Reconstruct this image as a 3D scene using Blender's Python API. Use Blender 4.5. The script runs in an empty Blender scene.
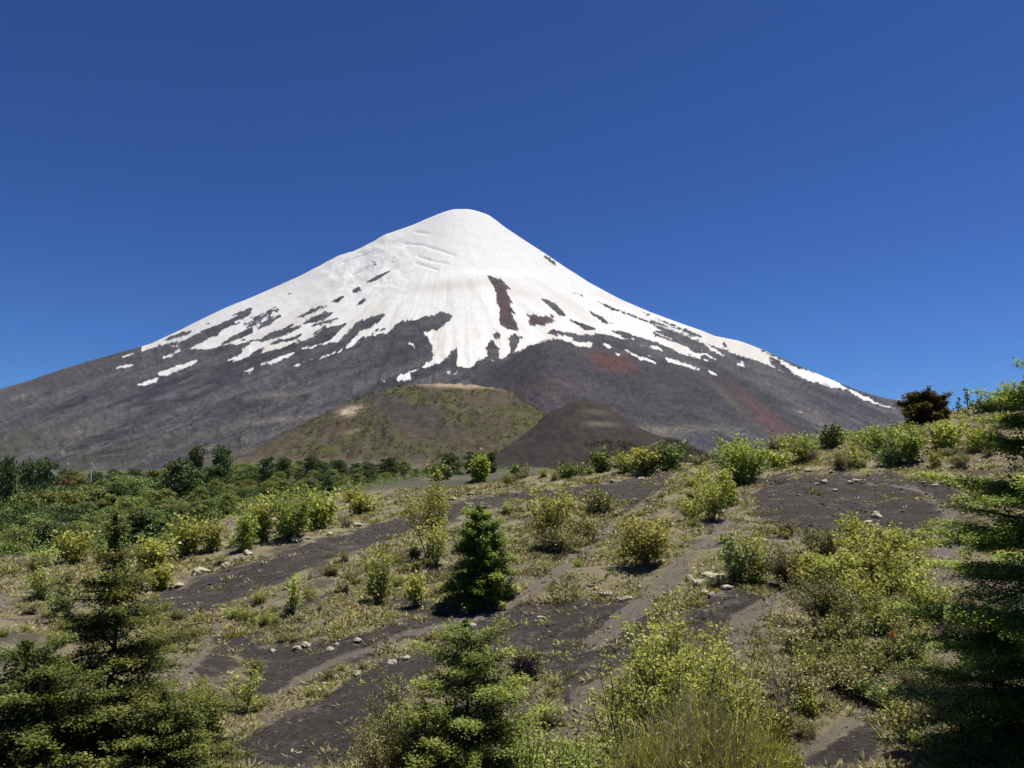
import bpy, math, random
import numpy as np

random.seed(7)
RNG = np.random.default_rng(11)
scene = bpy.context.scene
COL = scene.collection
F = 745.0
HAZE = 4.5e-6
PITCH = math.atan(96.0 / F)
CP, SP = math.cos(PITCH), math.sin(PITCH)


# ------------------------------------------------------------------ camera maths
def ray(px, py):
    """direction through a photo point, scaled so y = 1: returns x/y and z/y"""
    px = np.asarray(px, float); py = np.asarray(py, float)
    v = 384.0 - py
    dy = F * CP - v * SP
    return (px - 512.0) / dy, (F * SP + v * CP) / dy


def project(x, y, z):
    fwd = y * CP + z * SP
    up = -y * SP + z * CP
    return 512 + F * x / fwd, 384 - F * up / fwd


# ------------------------------------------------------------------ noise
def _hash(ix, iy, s):
    n = (ix.astype(np.int64) * 374761393 + iy.astype(np.int64) * 668265263 + s * 1442695041) & 0x7fffffff
    n = ((n ^ (n >> 13)) * 1274126177) & 0x7fffffff
    return ((n ^ (n >> 16)) & 0xffffff) / float(0xffffff)


def vnoise(x, y, s=0):
    x = np.asarray(x, float); y = np.asarray(y, float)
    ix = np.floor(x); iy = np.floor(y)
    fx = x - ix; fy = y - iy
    fx = fx * fx * fx * (fx * (fx * 6 - 15) + 10); fy = fy * fy * fy * (fy * (fy * 6 - 15) + 10)
    a = _hash(ix, iy, s); b = _hash(ix + 1, iy, s)
    c = _hash(ix, iy + 1, s); d = _hash(ix + 1, iy + 1, s)
    return (a + (b - a) * fx) * (1 - fy) + (c + (d - c) * fx) * fy


def fbm(x, y, o=4, s=0, g=0.5):
    t = 0; a = 1.0; n = 0
    for k in range(o):
        t = t + a * (vnoise(x * 2 ** k + 17.3 * k, y * 2 ** k - 9.1 * k, s + k) - 0.5)
        n += a; a *= g
    return t / n * 2


def smooth(a, b, x):
    t = np.clip((x - a) / (b - a), 0, 1)
    return t * t * (3 - 2 * t)


# ------------------------------------------------------------------ signed distance of outlines
def poly_sd(px, py, poly, margin=6.0):
    """+inside / -outside distance, clipped to the margin"""
    out = np.full(px.shape, -margin)
    P = np.array(poly, float)
    x0, y0 = P.min(0) - margin; x1, y1 = P.max(0) + margin
    m = (px > x0) & (px < x1) & (py > y0) & (py < y1)
    if not m.any():
        return out
    x = px[m]; y = py[m]
    ins = np.zeros(x.shape, bool); dist = np.full(x.shape, 1e9)
    Q = np.roll(P, -1, 0)
    for (ax, ay), (bx, by) in zip(P, Q):
        c = (ay > y) != (by > y)
        if ay != by:
            ins ^= c & (x < (bx - ax) * (y - ay) / (by - ay) + ax)
        ex, ey = bx - ax, by - ay
        t = np.clip(((x - ax) * ex + (y - ay) * ey) / (ex * ex + ey * ey + 1e-9), 0, 1)
        dist = np.minimum(dist, np.hypot(x - ax - t * ex, y - ay - t * ey))
    out[m] = np.clip(np.where(ins, dist, -dist), -margin, margin)
    return out


def line_sd(px, py, pts, w, margin=6.0):
    """distance to a line whose half width runs along it"""
    best = np.full(px.shape, -margin)
    n = len(pts)
    for i in range(n - 1):
        (ax, ay), (bx, by) = pts[i], pts[i + 1]
        ex, ey = bx - ax, by - ay
        t = np.clip(((px - ax) * ex + (py - ay) * ey) / (ex * ex + ey * ey), 0, 1)
        ww = w[i] + (w[i + 1] - w[i]) * t
        best = np.maximum(best, ww - np.hypot(px - ax - t * ex, (py - ay - t * ey) * 1.6))
    return np.clip(best, -margin, margin)


# ------------------------------------------------------------------ object helpers
def link(o):
    COL.objects.link(o); return o


def mesh_np(name, V, Q, attrs=None, smooth_shade=True):
    me = bpy.data.meshes.new(name)
    V = np.asarray(V, np.float32); Q = np.asarray(Q, np.int32)
    n, k = Q.shape
    me.vertices.add(len(V)); me.vertices.foreach_set('co', V.ravel())
    me.loops.add(n * k); me.loops.foreach_set('vertex_index', Q.ravel())
    me.polygons.add(n)
    me.polygons.foreach_set('loop_start', np.arange(0, n * k, k, dtype=np.int32))
    me.polygons.foreach_set('use_smooth', np.full(n, smooth_shade, bool))
    me.update(calc_edges=True)
    for key, val in (attrs or {}).items():
        val = np.asarray(val, np.float32)
        if val.ndim == 1:
            a = me.attributes.new(key, 'FLOAT', 'POINT'); a.data.foreach_set('value', val)
        else:
            a = me.attributes.new(key, 'FLOAT_COLOR', 'POINT')
            c = np.ones((len(V), 4), np.float32); c[:, :3] = val
            a.data.foreach_set('color', c.ravel())
    me.validate()
    return me


def obj(name, me, mat, parent=None):
    o = bpy.data.objects.new(name, me)
    if mat is not None and not me.materials:
        me.materials.append(mat)
    if parent is not None:
        o.parent = parent
    return link(o)


def tag(o, label, cat, group=None, kind=None):
    if label: o['label'] = label
    if cat: o['category'] = cat
    if group: o['group'] = group
    if kind: o['kind'] = kind
    return o


def empty(name, loc, label, cat, group=None):
    o = bpy.data.objects.new(name, None)
    o.empty_display_size = 0.3
    o.location = loc
    link(o)
    return tag(o, label, cat, group)


def copy_tree(o, parent=None):
    c = o.copy(); COL.objects.link(c)
    if parent is not None: c.parent = parent
    for ch in list(o.children): copy_tree(ch, c)
    return c


# ------------------------------------------------------------------ node helpers
class NT:
    def __init__(self, name):
        self.m = bpy.data.materials.new(name); self.m.use_nodes = True
        self.t = self.m.node_tree; self.t.nodes.clear()
        self.out = self.n('ShaderNodeOutputMaterial')

    def n(self, kind, **kw):
        nd = self.t.nodes.new(kind)
        for k, v in kw.items():
            if k.startswith('i_'):
                nd.inputs[k[2:].replace('_', ' ')].default_value = v
            else:
                setattr(nd, k, v)
        return nd

    def l(self, a, b): self.t.links.new(a, b)

    def math(self, op, a, b=None, c=None, clamp=False):
        nd = self.n('ShaderNodeMath', operation=op, use_clamp=clamp)
        for i, v in enumerate((a, b, c)):
            if v is None: continue
            if isinstance(v, (int, float)): nd.inputs[i].default_value = v
            else: self.l(v, nd.inputs[i])
        return nd.outputs[0]

    def mix(self, fac, a, b, blend='MIX'):
        nd = self.n('ShaderNodeMix', data_type='RGBA', blend_type=blend)
        for i, v in ((0, fac), (6, a), (7, b)):
            if isinstance(v, (int, float)): nd.inputs[i].default_value = v
            elif isinstance(v, tuple): nd.inputs[i].default_value = (*v, 1)
            else: self.l(v, nd.inputs[i])
        return nd.outputs[2]

    def noise(self, vec, scale, detail=4, rough=0.55):
        nd = self.n('ShaderNodeTexNoise')
        nd.inputs['Scale'].default_value = scale; nd.inputs['Detail'].default_value = detail
        nd.inputs['Roughness'].default_value = rough
        if vec is not None: self.l(vec, nd.inputs['Vector'])
        return nd.outputs['Fac']

    def ramp(self, fac, stops):
        nd = self.n('ShaderNodeValToRGB'); e = nd.color_ramp.elements
        while len(e) < len(stops): e.new(0.5)
        for el, (p, c) in zip(e, stops): el.position = p; el.color = (*c, 1)
        self.l(fac, nd.inputs[0]); return nd.outputs[0]

    def sstep(self, v, a, b):
        nd = self.n('ShaderNodeMapRange', interpolation_type='SMOOTHSTEP')
        self.l(v, nd.inputs[0]); nd.inputs[1].default_value = a; nd.inputs[2].default_value = b
        return nd.outputs[0]

    def pos(self): return self.n('ShaderNodeNewGeometry').outputs['Position']

    def attr(self, name): return self.n('ShaderNodeAttribute', attribute_name=name)

    def bump(self, h, strength, dist):
        nd = self.n('ShaderNodeBump'); nd.inputs['Strength'].default_value = strength
        nd.inputs['Distance'].default_value = dist; self.l(h, nd.inputs['Height'])
        return nd.outputs[0]

    def surf(self, color, rough=0.9, normal=None, spec=0.2):
        p = self.n('ShaderNodeBsdfPrincipled')
        p.inputs['Roughness'].default_value = rough
        p.inputs['Specular IOR Level'].default_value = spec
        if isinstance(color, tuple): p.inputs['Base Color'].default_value = (*color, 1)
        else: self.l(color, p.inputs['Base Color'])
        if normal is not None: self.l(normal, p.inputs['Normal'])
        self.l(p.outputs[0], self.out.inputs[0]); return self.m


def leaf_mat(name, stops, transl=0.35, rough=0.5, spec=0.25, gain=1.0):
    t = NT(name)
    tint = t.attr('tint').outputs['Fac']
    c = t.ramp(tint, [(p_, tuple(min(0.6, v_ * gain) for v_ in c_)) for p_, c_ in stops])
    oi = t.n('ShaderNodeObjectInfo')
    hv = t.n('ShaderNodeHueSaturation')
    t.l(c, hv.inputs['Color'])
    t.l(t.math('MULTIPLY_ADD', oi.outputs['Random'], 0.035, 0.4825), hv.inputs['Hue'])
    t.l(t.math('MULTIPLY_ADD', oi.outputs['Random'], 0.3, 0.85), hv.inputs['Value'])
    c = hv.outputs[0]
    p = t.n('ShaderNodeBsdfPrincipled')
    p.inputs['Roughness'].default_value = rough; p.inputs['Specular IOR Level'].default_value = spec
    t.l(c, p.inputs['Base Color'])
    tr = t.n('ShaderNodeBsdfTranslucent')
    t.l(t.mix(0.5, c, (1.0, 1.0, 0.25), 'MULTIPLY'), tr.inputs[0])
    mx = t.n('ShaderNodeMixShader'); mx.inputs[0].default_value = transl
    t.l(p.outputs[0], mx.inputs[1]); t.l(tr.outputs[0], mx.inputs[2])
    t.l(mx.outputs[0], t.out.inputs[0])
    return t.m


def bark_mat(name, a, b):
    t = NT(name); n = t.noise(t.n('ShaderNodeTexCoord').outputs['Object'], 18, 5, 0.7)
    return t.surf(t.mix(n, a, b), 0.9, t.bump(n, 0.5, 0.02))


MAT = {}
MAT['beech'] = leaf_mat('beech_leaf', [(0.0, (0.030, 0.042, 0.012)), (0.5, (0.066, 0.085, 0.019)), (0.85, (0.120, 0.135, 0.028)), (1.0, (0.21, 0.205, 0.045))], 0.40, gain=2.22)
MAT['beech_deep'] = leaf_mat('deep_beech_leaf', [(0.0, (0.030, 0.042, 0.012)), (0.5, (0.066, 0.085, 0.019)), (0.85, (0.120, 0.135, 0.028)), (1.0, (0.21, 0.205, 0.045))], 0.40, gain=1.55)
MAT['beech_lifted'] = leaf_mat('lifted_beech_leaf', [(0.0, (0.030, 0.042, 0.012)), (0.5, (0.066, 0.085, 0.019)), (0.85, (0.120, 0.135, 0.028)), (1.0, (0.21, 0.205, 0.045))], 0.40, gain=2.7)  # light painted in: beech leaf colour brightened where the right tree stands shaded
MAT['beech_brown'] = leaf_mat('beech_brown_leaf', [(0.0, (0.026, 0.026, 0.010)), (0.6, (0.058, 0.048, 0.014)), (1.0, (0.12, 0.085, 0.024))], 0.22, gain=1.74)
MAT['broad'] = leaf_mat('broad_leaf', [(0.0, (0.070, 0.082, 0.022)), (0.45, (0.152, 0.160, 0.036)), (0.85, (0.255, 0.240, 0.060)), (1.0, (0.40, 0.36, 0.12))], 0.44, gain=2.02)
MAT['bright'] = leaf_mat('bright_leaf', [(0.0, (0.064, 0.084, 0.020)), (0.5, (0.136, 0.160, 0.034)), (1.0, (0.240, 0.245, 0.060))], 0.44, gain=2.02)
MAT['scrub'] = leaf_mat('scrub_leaf', [(0.0, (0.035, 0.036, 0.016)), (0.5, (0.075, 0.076, 0.028)), (1.0, (0.16, 0.135, 0.06))], 0.25, gain=2.47)
MAT['broom'] = leaf_mat('broom_leaf', [(0.0, (0.060, 0.052, 0.016)), (0.5, (0.125, 0.115, 0.028)), (0.9, (0.220, 0.195, 0.046)), (1.0, (0.30, 0.25, 0.14))], 0.3, gain=2.00)
MAT['wood_olive'] = leaf_mat('olive_tree_leaf', [(0.0, (0.055, 0.062, 0.020)), (0.6, (0.100, 0.108, 0.032)), (1.0, (0.16, 0.158, 0.05))], 0.2, 0.7, 0.1, gain=2.04)
MAT['wood_green'] = leaf_mat('green_tree_leaf', [(0.0, (0.042, 0.058, 0.020)), (0.6, (0.076, 0.098, 0.032)), (1.0, (0.12, 0.142, 0.048))], 0.2, 0.7, 0.1, gain=2.30)
MAT['wood_dark'] = leaf_mat('dark_tree_leaf', [(0.0, (0.016, 0.023, 0.009)), (0.6, (0.030, 0.040, 0.014)), (1.0, (0.055, 0.066, 0.022))], 0.12, 0.7, 0.1, gain=2.87)
MAT['red'] = leaf_mat('red_leaf', [(0.0, (0.26, 0.05, 0.025)), (1.0, (0.48, 0.15, 0.08))], 0.3)
MAT['rust'] = leaf_mat('rust_leaf', [(0.0, (0.07, 0.032, 0.018)), (1.0, (0.15, 0.075, 0.035))], 0.2, gain=1.30)
MAT['dry'] = leaf_mat('dry_grass_leaf', [(0.0, (0.085, 0.072, 0.036)), (0.5, (0.165, 0.138, 0.084)), (0.8, (0.140, 0.128, 0.060)), (1.0, (0.28, 0.240, 0.160))], 0.25, gain=1.72)
MAT['herb'] = leaf_mat('herb_leaf', [(0.0, (0.056, 0.054, 0.024)), (0.5, (0.114, 0.105, 0.045)), (1.0, (0.225, 0.195, 0.095))], 0.25, gain=2.02)
MAT['hillscrub'] = leaf_mat('hill_scrub_leaf', [(0.0, (0.034, 0.038, 0.016)), (0.5, (0.062, 0.064, 0.028)), (1.0, (0.115, 0.112, 0.05))], 0.15, 0.8, 0.1)
MAT['moss'] = leaf_mat('pale_moss_leaf', [(0.0, (0.13, 0.12, 0.06)), (0.5, (0.27, 0.25, 0.12)), (1.0, (0.42, 0.38, 0.24))], 0.1)
MAT['burnt'] = leaf_mat('burnt_twig', [(0.0, (0.006, 0.006, 0.006)), (1.0, (0.02, 0.018, 0.016))], 0.0)
MAT['bark'] = bark_mat('grey_bark', (0.06, 0.05, 0.04), (0.17, 0.15, 0.13))
MAT['darkbark'] = bark_mat('dark_bark', (0.02, 0.017, 0.014), (0.07, 0.058, 0.048))
MAT['palebark'] = bark_mat('pale_bark', (0.18, 0.16, 0.13), (0.36, 0.33, 0.29))
MAT['whitepost'] = bark_mat('white_post', (0.5, 0.5, 0.48), (0.72, 0.72, 0.7))

# ------------------------------------------------------------------ ground surface
CTRL = np.array([
    (0, 768, 13), (200, 768, 15), (400, 768, 15.2), (600, 768, 14), (800, 768, 13), (1023, 768, 11.5),
    (0, 690, 19), (150, 680, 21), (250, 690, 21), (400, 690, 19.5), (560, 690, 18.5), (720, 690, 17.5), (850, 690, 17), (1023, 690, 15),
    (0, 640, 25), (150, 640, 26), (270, 645, 26), (400, 635, 25.5), (520, 630, 25), (660, 630, 23), (760, 630, 22), (900, 630, 21), (1023, 630, 20),
    (0, 595, 36), (100, 600, 33), (200, 590, 36), (350, 600, 30), (482, 600, 29), (600, 592, 29), (700, 585, 28), (850, 580, 27), (950, 570, 27),
    (0, 560, 50), (140, 570, 43), (300, 545, 48), (400, 520, 58), (500, 496, 70), (600, 485, 78), (672, 473, 84),
    (440, 560, 41), (540, 560, 39), (600, 540, 44), (700, 530, 42), (640, 505, 58), (710, 500, 54),
    (790, 530, 39), (900, 530, 37), (1000, 520, 34), (780, 480, 58), (860, 473, 60), (930, 480, 54), (1010, 485, 46),
    (720, 468, 82), (800, 447, 86), (860, 436, 88), (920, 426, 86), (980, 408, 86), (1040, 396, 86),
    (1040, 450, 58), (650, 468, 98), (560, 478, 105), (460, 492, 95), (350, 520, 78), (200, 545, 66), (60, 556, 70),
    (20, 552, 110), (130, 530, 125), (250, 512, 120), (350, 500, 120), (470, 485, 150), (580, 476, 160), (650, 474, 150),
    (720, 478, 150), (800, 470, 150), (900, 460, 140), (1000, 445, 140), (1100, 430, 140),
    (0, 515, 230), (150, 503, 230), (300, 490, 230), (450, 477, 260), (600, 472, 260), (800, 474, 300), (1000, 474, 300),
    (0, 480, 520), (200, 476, 520), (400, 469, 520), (600, 467, 520), (800, 472, 600), (1000, 474, 600),
    (-200, 470, 1000), (200, 467, 1000), (500, 465, 1000), (800, 466, 1000), (1200, 470, 1000),
    (-300, 768, 13), (-300, 600, 36), (-300, 556, 110), (-300, 515, 230), (1300, 768, 10), (1300, 600, 22), (1300, 400, 80), (1300, 450, 140), (1300, 474, 300),
], float)
_u, _e = ray(CTRL[:, 0], CTRL[:, 1])
CU = np.concatenate([_u, [-1.2, 0, 1.2, -1.2, 0, 1.2, -1.5, 0, 1.5]])
CW = np.concatenate([np.log(CTRL[:, 2]), np.log([7, 7, 7, 3, 3, 3, 1.2, 1.2, 1.2])])
CE = np.concatenate([_e, [-.60, -.62, -.58, -.90, -.92, -.9, -1.6, -1.6, -1.6]])
KU = 2.2


def _phi(r2):
    return np.where(r2 > 1e-12, 0.5 * r2 * np.log(np.maximum(r2, 1e-12)), 0)


_n = len(CU)
_A = np.zeros((_n + 3, _n + 3))
_A[:_n, :_n] = _phi(((CU[:, None] - CU) * KU) ** 2 + (CW[:, None] - CW) ** 2) + np.eye(_n) * 0.012
_P = np.stack([np.ones(_n), CU * KU, CW], 1)
_A[:_n, _n:] = _P; _A[_n:, :_n] = _P.T
_W = np.linalg.solve(_A, np.concatenate([CE, np.zeros(3)]))


def tps(u, w):
    u = np.asarray(u, float).ravel(); w = np.asarray(w, float).ravel()
    out = np.empty(u.shape)
    for i in range(0, len(u), 20000):
        a = u[i:i + 20000]; b = w[i:i + 20000]
        k = _phi(((a[:, None] - CU) * KU) ** 2 + (b[:, None] - CW) ** 2)
        out[i:i + 20000] = k @ _W[:_n] + _W[_n] + a * KU * _W[_n + 1] + b * _W[_n + 2]
    return out


def groundz(x, y):
    x = np.asarray(x, float).ravel(); y = np.asarray(y, float).ravel()
    e_ = tps(x / y, np.log(y)); e_ = np.where(y > 350, np.minimum(e_, ray(512, 471)[1]), e_)
    z = y * e_
    z += 0.48 * fbm(x * 0.23, y * 0.23, 4, 5) * smooth(4, 20, y) + 0.9 * fbm(x * 0.085 + 3.1, y * 0.085, 3, 6) * smooth(14, 32, y) + 0.07 * fbm(x * 1.4, y * 1.4, 3, 9)
    z += 1.2 * fbm(x * 0.03, y * 0.03, 3, 21) * smooth(80, 300, y)
    return z


_WG = np.linspace(math.log(7), math.log(420), 900)


def hit(px, py):
    """first place where the sight line through a photo point meets the ground"""
    u, e = ray(px, py)
    y = np.exp(_WG)
    g = groundz(np.full(y.shape, float(u)) * y, y) / y
    k = np.nonzero(g >= float(e))[0]
    if len(k) == 0: return None
    return float(u) * y[k[0]], y[k[0]]


# zones of the ground
CINDER = [
    [(135, 602), (200, 580), (270, 555), (330, 536), (380, 523), (430, 509), (480, 496), (540, 488), (600, 483), (640, 478), (672, 472), (672, 488), (640, 500), (600, 501), (560, 498), (520, 502), (470, 514), (440, 527), (400, 537), (350, 552), (300, 572), (250, 592), (215, 613), (185, 620), (160, 612)],
    [(672, 474), (660, 492), (640, 510), (620, 535), (600, 548), (588, 556), (594, 540), (612, 520), (632, 500)],
    [(768, 479), (800, 473), (850, 471), (890, 473), (930, 479), (962, 490), (966, 510), (940, 525), (900, 530), (860, 528), (820, 531), (780, 531), (758, 517), (755, 495)],
    [(470, 612), (520, 603), (590, 596), (640, 598), (665, 620), (655, 650), (610, 672), (560, 672), (500, 652), (440, 640), (430, 630)],
    [(215, 640), (262, 634), (262, 650), (330, 642), (390, 625), (430, 612), (470, 612), (410, 642), (340, 666), (270, 698), (235, 694), (262, 668)],
    [(210, 752), (270, 722), (330, 690), (385, 660), (430, 652), (450, 660), (400, 700), (370, 735), (345, 768), (215, 768)],
    [(690, 602), (740, 586), (775, 596), (760, 607), (720, 622), (690, 627)],
    [(800, 768), (830, 745), (870, 718), (890, 722), (872, 768)],
    [(0, 562), (10, 545), (42, 538), (50, 552)], [(382, 600), (420, 598), (440, 612), (400, 622)],
    [(560, 672), (610, 665), (650, 655), (600, 700), (570, 720)], [(930, 620), (990, 620), (990, 650), (930, 648)],
    [(190, 660), (225, 648), (245, 668), (205, 680)],
]
TAN = [
    ([(250, 705), (300, 678), (360, 652), (410, 636), (450, 625), (505, 612)], [5, 5, 4, 4, 5, 4]),
    ([(505, 606), (550, 577), (590, 550), (612, 530), (640, 506), (668, 488)], [7, 8, 6, 5, 3, 2]),
    ([(600, 640), (645, 600), (672, 576), (702, 546), (722, 530), (728, 508)], [8, 16, 12, 9, 6, 3]),
    ([(735, 655), (748, 618), (778, 592)], [14, 17, 8]),
    ([(560, 745), (590, 700), (640, 662)], [14, 17, 12]),
    ([(868, 478), (905, 488), (935, 501), (951, 516), (946, 560), (930, 600)], [2, 3, 4, 6, 14, 10]),
    ([(0, 600), (55, 592), (90, 610)], [9, 7, 4]), ([(165, 700), (200, 660), (225, 622)], [9, 8, 7]),
    ([(800, 762), (830, 735), (880, 700)], [6, 8, 12]),
    ([(930, 605), (990, 610)], [8, 8]),
]


def zones(px, py, y):
    xw = (px - 512) / F * y
    px = px + 9 * fbm(xw * 0.30, y * 0.22, 4, 301) + 5 * fbm(xw * 1.3, y * 0.9, 3, 305)
    py = py + 6 * fbm(xw * 0.30, y * 0.22, 4, 302) + 3 * fbm(xw * 1.3, y * 0.9, 3, 306)
    c = np.full(px.shape, -6.0)
    for p in CINDER: c = np.maximum(c, poly_sd(px, py, p, 8.0))
    t = np.full(px.shape, -6.0)
    for p, w in TAN: t = np.maximum(t, line_sd(px, py, p, w, 6.0))
    far = y > 115
    c = np.where(far, -6.0, c); t = np.where(far, -6.0, t)
    return c, t


US = np.concatenate([np.linspace(-1.6, -0.8, 40, endpoint=False), np.linspace(-0.8, 0.8, 620), np.linspace(0.8, 1.6, 41)[1:]])
YS = np.exp(np.concatenate([np.linspace(math.log(0.8), math.log(9), 60, endpoint=False),
                            np.linspace(math.log(9), math.log(130), 560, endpoint=False),
                            np.linspace(math.log(130), math.log(1150), 110)]))
GU, GY = np.meshgrid(US, YS)
GX = (GU * GY).ravel(); GYf = GY.ravel()
GZ = groundz(GX, GYf)


def grid_quads(nr, nc):
    i = np.arange(nr - 1)[:, None] * nc + np.arange(nc - 1)[None, :]
    return np.stack([i, i + 1, i + nc + 1, i + nc], -1).reshape(-1, 4)


_px, _py = project(GX, GYf, GZ)
zc, zt = zones(_px, _py, GYf)
zn = smooth(100, 180, GYf)
ground_me = mesh_np('ground', np.stack([GX, GYf, GZ], 1), grid_quads(len(YS), len(US)),
                    {'zone': np.stack([zc / 16 + 0.5, zt / 12 + 0.5, zn], 1)})


def ground_material():
    t = NT('volcanic_ground'); p = t.pos()
    sep = t.n('ShaderNodeSeparateColor'); t.l(t.attr('zone').outputs['Color'], sep.inputs[0])
    n1 = t.noise(p, 0.9, 5, 0.6); n2 = t.noise(p, 6.0, 5, 0.65); n3 = t.noise(p, 38, 4, 0.7); n4 = t.noise(p, 0.16, 3, 0.5)
    nb = t.math('ADD', t.math('MULTIPLY', n1, 0.5), t.math('MULTIPLY', n2, 0.35))
    cind = t.sstep(t.math('ADD', sep.outputs[0], t.math('MULTIPLY', t.math('SUBTRACT', nb, 0.43), 2.1)), 0.34, 0.62)
    tan = t.sstep(t.math('ADD', sep.outputs[1], t.math('MULTIPLY', t.math('SUBTRACT', nb, 0.43), 1.7)), 0.30, 0.68)
    tn = t.ramp(t.math('ADD', t.math('MULTIPLY', n2, 0.5), t.math('MULTIPLY', n3, 0.5)),
                [(0.3, (0.105, 0.088, 0.072)), (0.55, (0.172, 0.146, 0.120)), (0.75, (0.250, 0.218, 0.185))])
    soil = t.ramp(t.math('ADD', t.math('MULTIPLY', n2, 0.6), t.math('MULTIPLY', n4, 0.4)),
                  [(0.30, (0.120, 0.103, 0.072)), (0.47, (0.215, 0.182, 0.120)), (0.58, (0.210, 0.188, 0.105)), (0.72, (0.33, 0.28, 0.20))])
    cin = t.ramp(t.math('ADD', t.math('MULTIPLY', n2, 0.45), t.math('MULTIPLY', n3, 0.55)),
                 [(0.3, (0.020, 0.0185, 0.0170)), (0.47, (0.040, 0.0355, 0.0325)), (0.60, (0.072, 0.064, 0.057)), (0.8, (0.15, 0.133, 0.112))])
    pat = t.sstep(t.math('ADD', t.math('MULTIPLY', t.noise(p, 0.45, 4, 0.6), 0.7), t.math('MULTIPLY', n2, 0.3)), 0.47, 0.58)
    dust = t.sstep(t.math('ADD', t.math('MULTIPLY', n1, 0.6), t.math('MULTIPLY', n2, 0.4)), 0.50, 0.68)
    cin = t.mix(t.math('MULTIPLY', dust, 0.6), cin, tn)
    farc = t.ramp(t.noise(p, 0.03, 5, 0.6), [(0.35, (0.050, 0.050, 0.040)), (0.6, (0.075, 0.073, 0.050)), (0.75, (0.11, 0.10, 0.075))])
    soil = t.mix(t.math('MULTIPLY', pat, 0.8), soil, cin)
    soil = t.mix(sep.outputs[2], soil, farc)
    c = t.mix(cind, soil, cin)
    c = t.mix(t.math('MULTIPLY', tan, 0.92), c, tn)
    h = t.math('ADD', t.math('MULTIPLY', n2, 0.6), t.math('MULTIPLY', n3, 0.4))
    return t.surf(c, 0.95, t.bump(h, 1.0, 0.22), 0.1)


g = obj('ground', ground_me, ground_material()); tag(g, 'rough hillside of dark cinder, tan footpaths and scrubby soil', None, None, 'structure')

# ------------------------------------------------------------------ volcano
SIL = [(-360, 455), (-200, 432), (-80, 408), (0, 389), (25, 382), (60, 370), (90, 361), (110, 355), (150, 344), (165, 337), (180, 330), (200, 320), (225, 308), (250, 298),
       (275, 287), (300, 276), (315, 268), (333, 259), (345, 254), (360, 248.6), (386, 234), (400, 229.5), (412.7, 225), (425, 219.5), (438, 214.2), (446, 211.2), (454, 209.2), (467.4, 209), (474, 210.2), (481, 212.3), (489, 215.2), (496, 220.2), (504.5, 227), (524, 240), (543.6, 252.5), (565, 267), (590, 283), (620, 299), (650, 312), (680, 323), (700, 330),
       (715, 336), (728, 338.5), (740, 341), (760, 348.5), (780, 357), (800, 366), (830, 379), (860, 391), (880, 397), (905, 402), (940, 410), (1000, 424), (1100, 440), (1250, 455), (1400, 462)]
SIL = np.array(SIL, float)
su, se = ray(SIL[:, 0], SIL[:, 1])
VU = np.unique(np.concatenate([np.linspace(su[0], ray(-30, 400)[0], 60), ray(np.linspace(-30, 940, 760), np.full(760, 320))[0], np.linspace(ray(940, 400)[0], su[-1], 60)]))
CREST = np.interp(VU, su, se)
E0 = ray(512, 474)[1]
Y0, Y1 = 1050.0, 6000.0
T = np.concatenate([np.linspace(0, 1, 330), 1 + np.linspace(0, 0.6, 26)[1:]])
TT, UU = np.meshgrid(T, VU, indexing='ij')
UG = np.linspace(VU[0], VU[-1], 1400); CG = np.interp(UG, su, se)


def gsm(c, sg):
    k = np.exp(-0.5 * (np.arange(-4 * sg, 4 * sg + 1) / sg) ** 2); k /= k.sum()
    return np.convolve(np.pad(c, 4 * sg, 'edge'), k, 'valid')


CREST = np.interp(VU, UG, gsm(CG, 1)); CSOFT = np.interp(VU, UG, gsm(CG, 34))
wc = smooth(0.70, 0.99, TT)
CC = CREST[None, :] * wc + CSOFT[None, :] * (1 - wc)
YY = Y0 + (Y1 - Y0) * TT
tf = np.minimum(TT, 1)
tf2 = tf - 0.03 * tf ** 6 + 0.03 * np.clip(tf, 0, 1)     # slightly rounded crest
EE = E0 + (CC - E0) * tf / 1.0
EE = np.where(TT <= 1, np.minimum(EE, CREST[None, :] * 1.0 - (1 - tf) * 0.02), EE)
ZZ = EE * YY
back = np.clip((TT - 1) / 0.6, 0, 1)
ZZ = ZZ * (1 - back) ** 1.4 - 30 * back
# the smooth ash cone half way up the flank
MND = np.array([(455, 385), (480, 367), (500, 357), (520, 350), (540, 343), (552, 340), (565, 341), (590, 346), (615, 352), (640, 360), (665, 365), (690, 369), (710, 377), (735, 390), (760, 404), (790, 421), (820, 440), (850, 455)], float)
mu, mE = ray(MND[:, 0], MND[:, 1])
me_top = np.interp(VU, mu, mE, left=-1, right=-1)
ym = 2900.0
e_at = E0 + (CREST - E0) * (ym - Y0) / (Y1 - Y0)
rise = np.clip(me_top - e_at, 0, 1) * ym
edge = smooth(mu[0] - 0.02, mu[0] + 0.13, VU) * (1 - smooth(mu[-1] - 0.05, mu[-1], VU))
rise = rise * edge
dy = (YY - ym)
bell = np.where(dy < 0, np.exp(-(dy / 900.0) ** 2), np.exp(-(dy / 260.0) ** 2))
ZZ = ZZ + rise[None, :] * bell
vx = UU * YY; vy = YY; vz = ZZ
PX, PY = project(vx, vy, vz)
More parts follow.
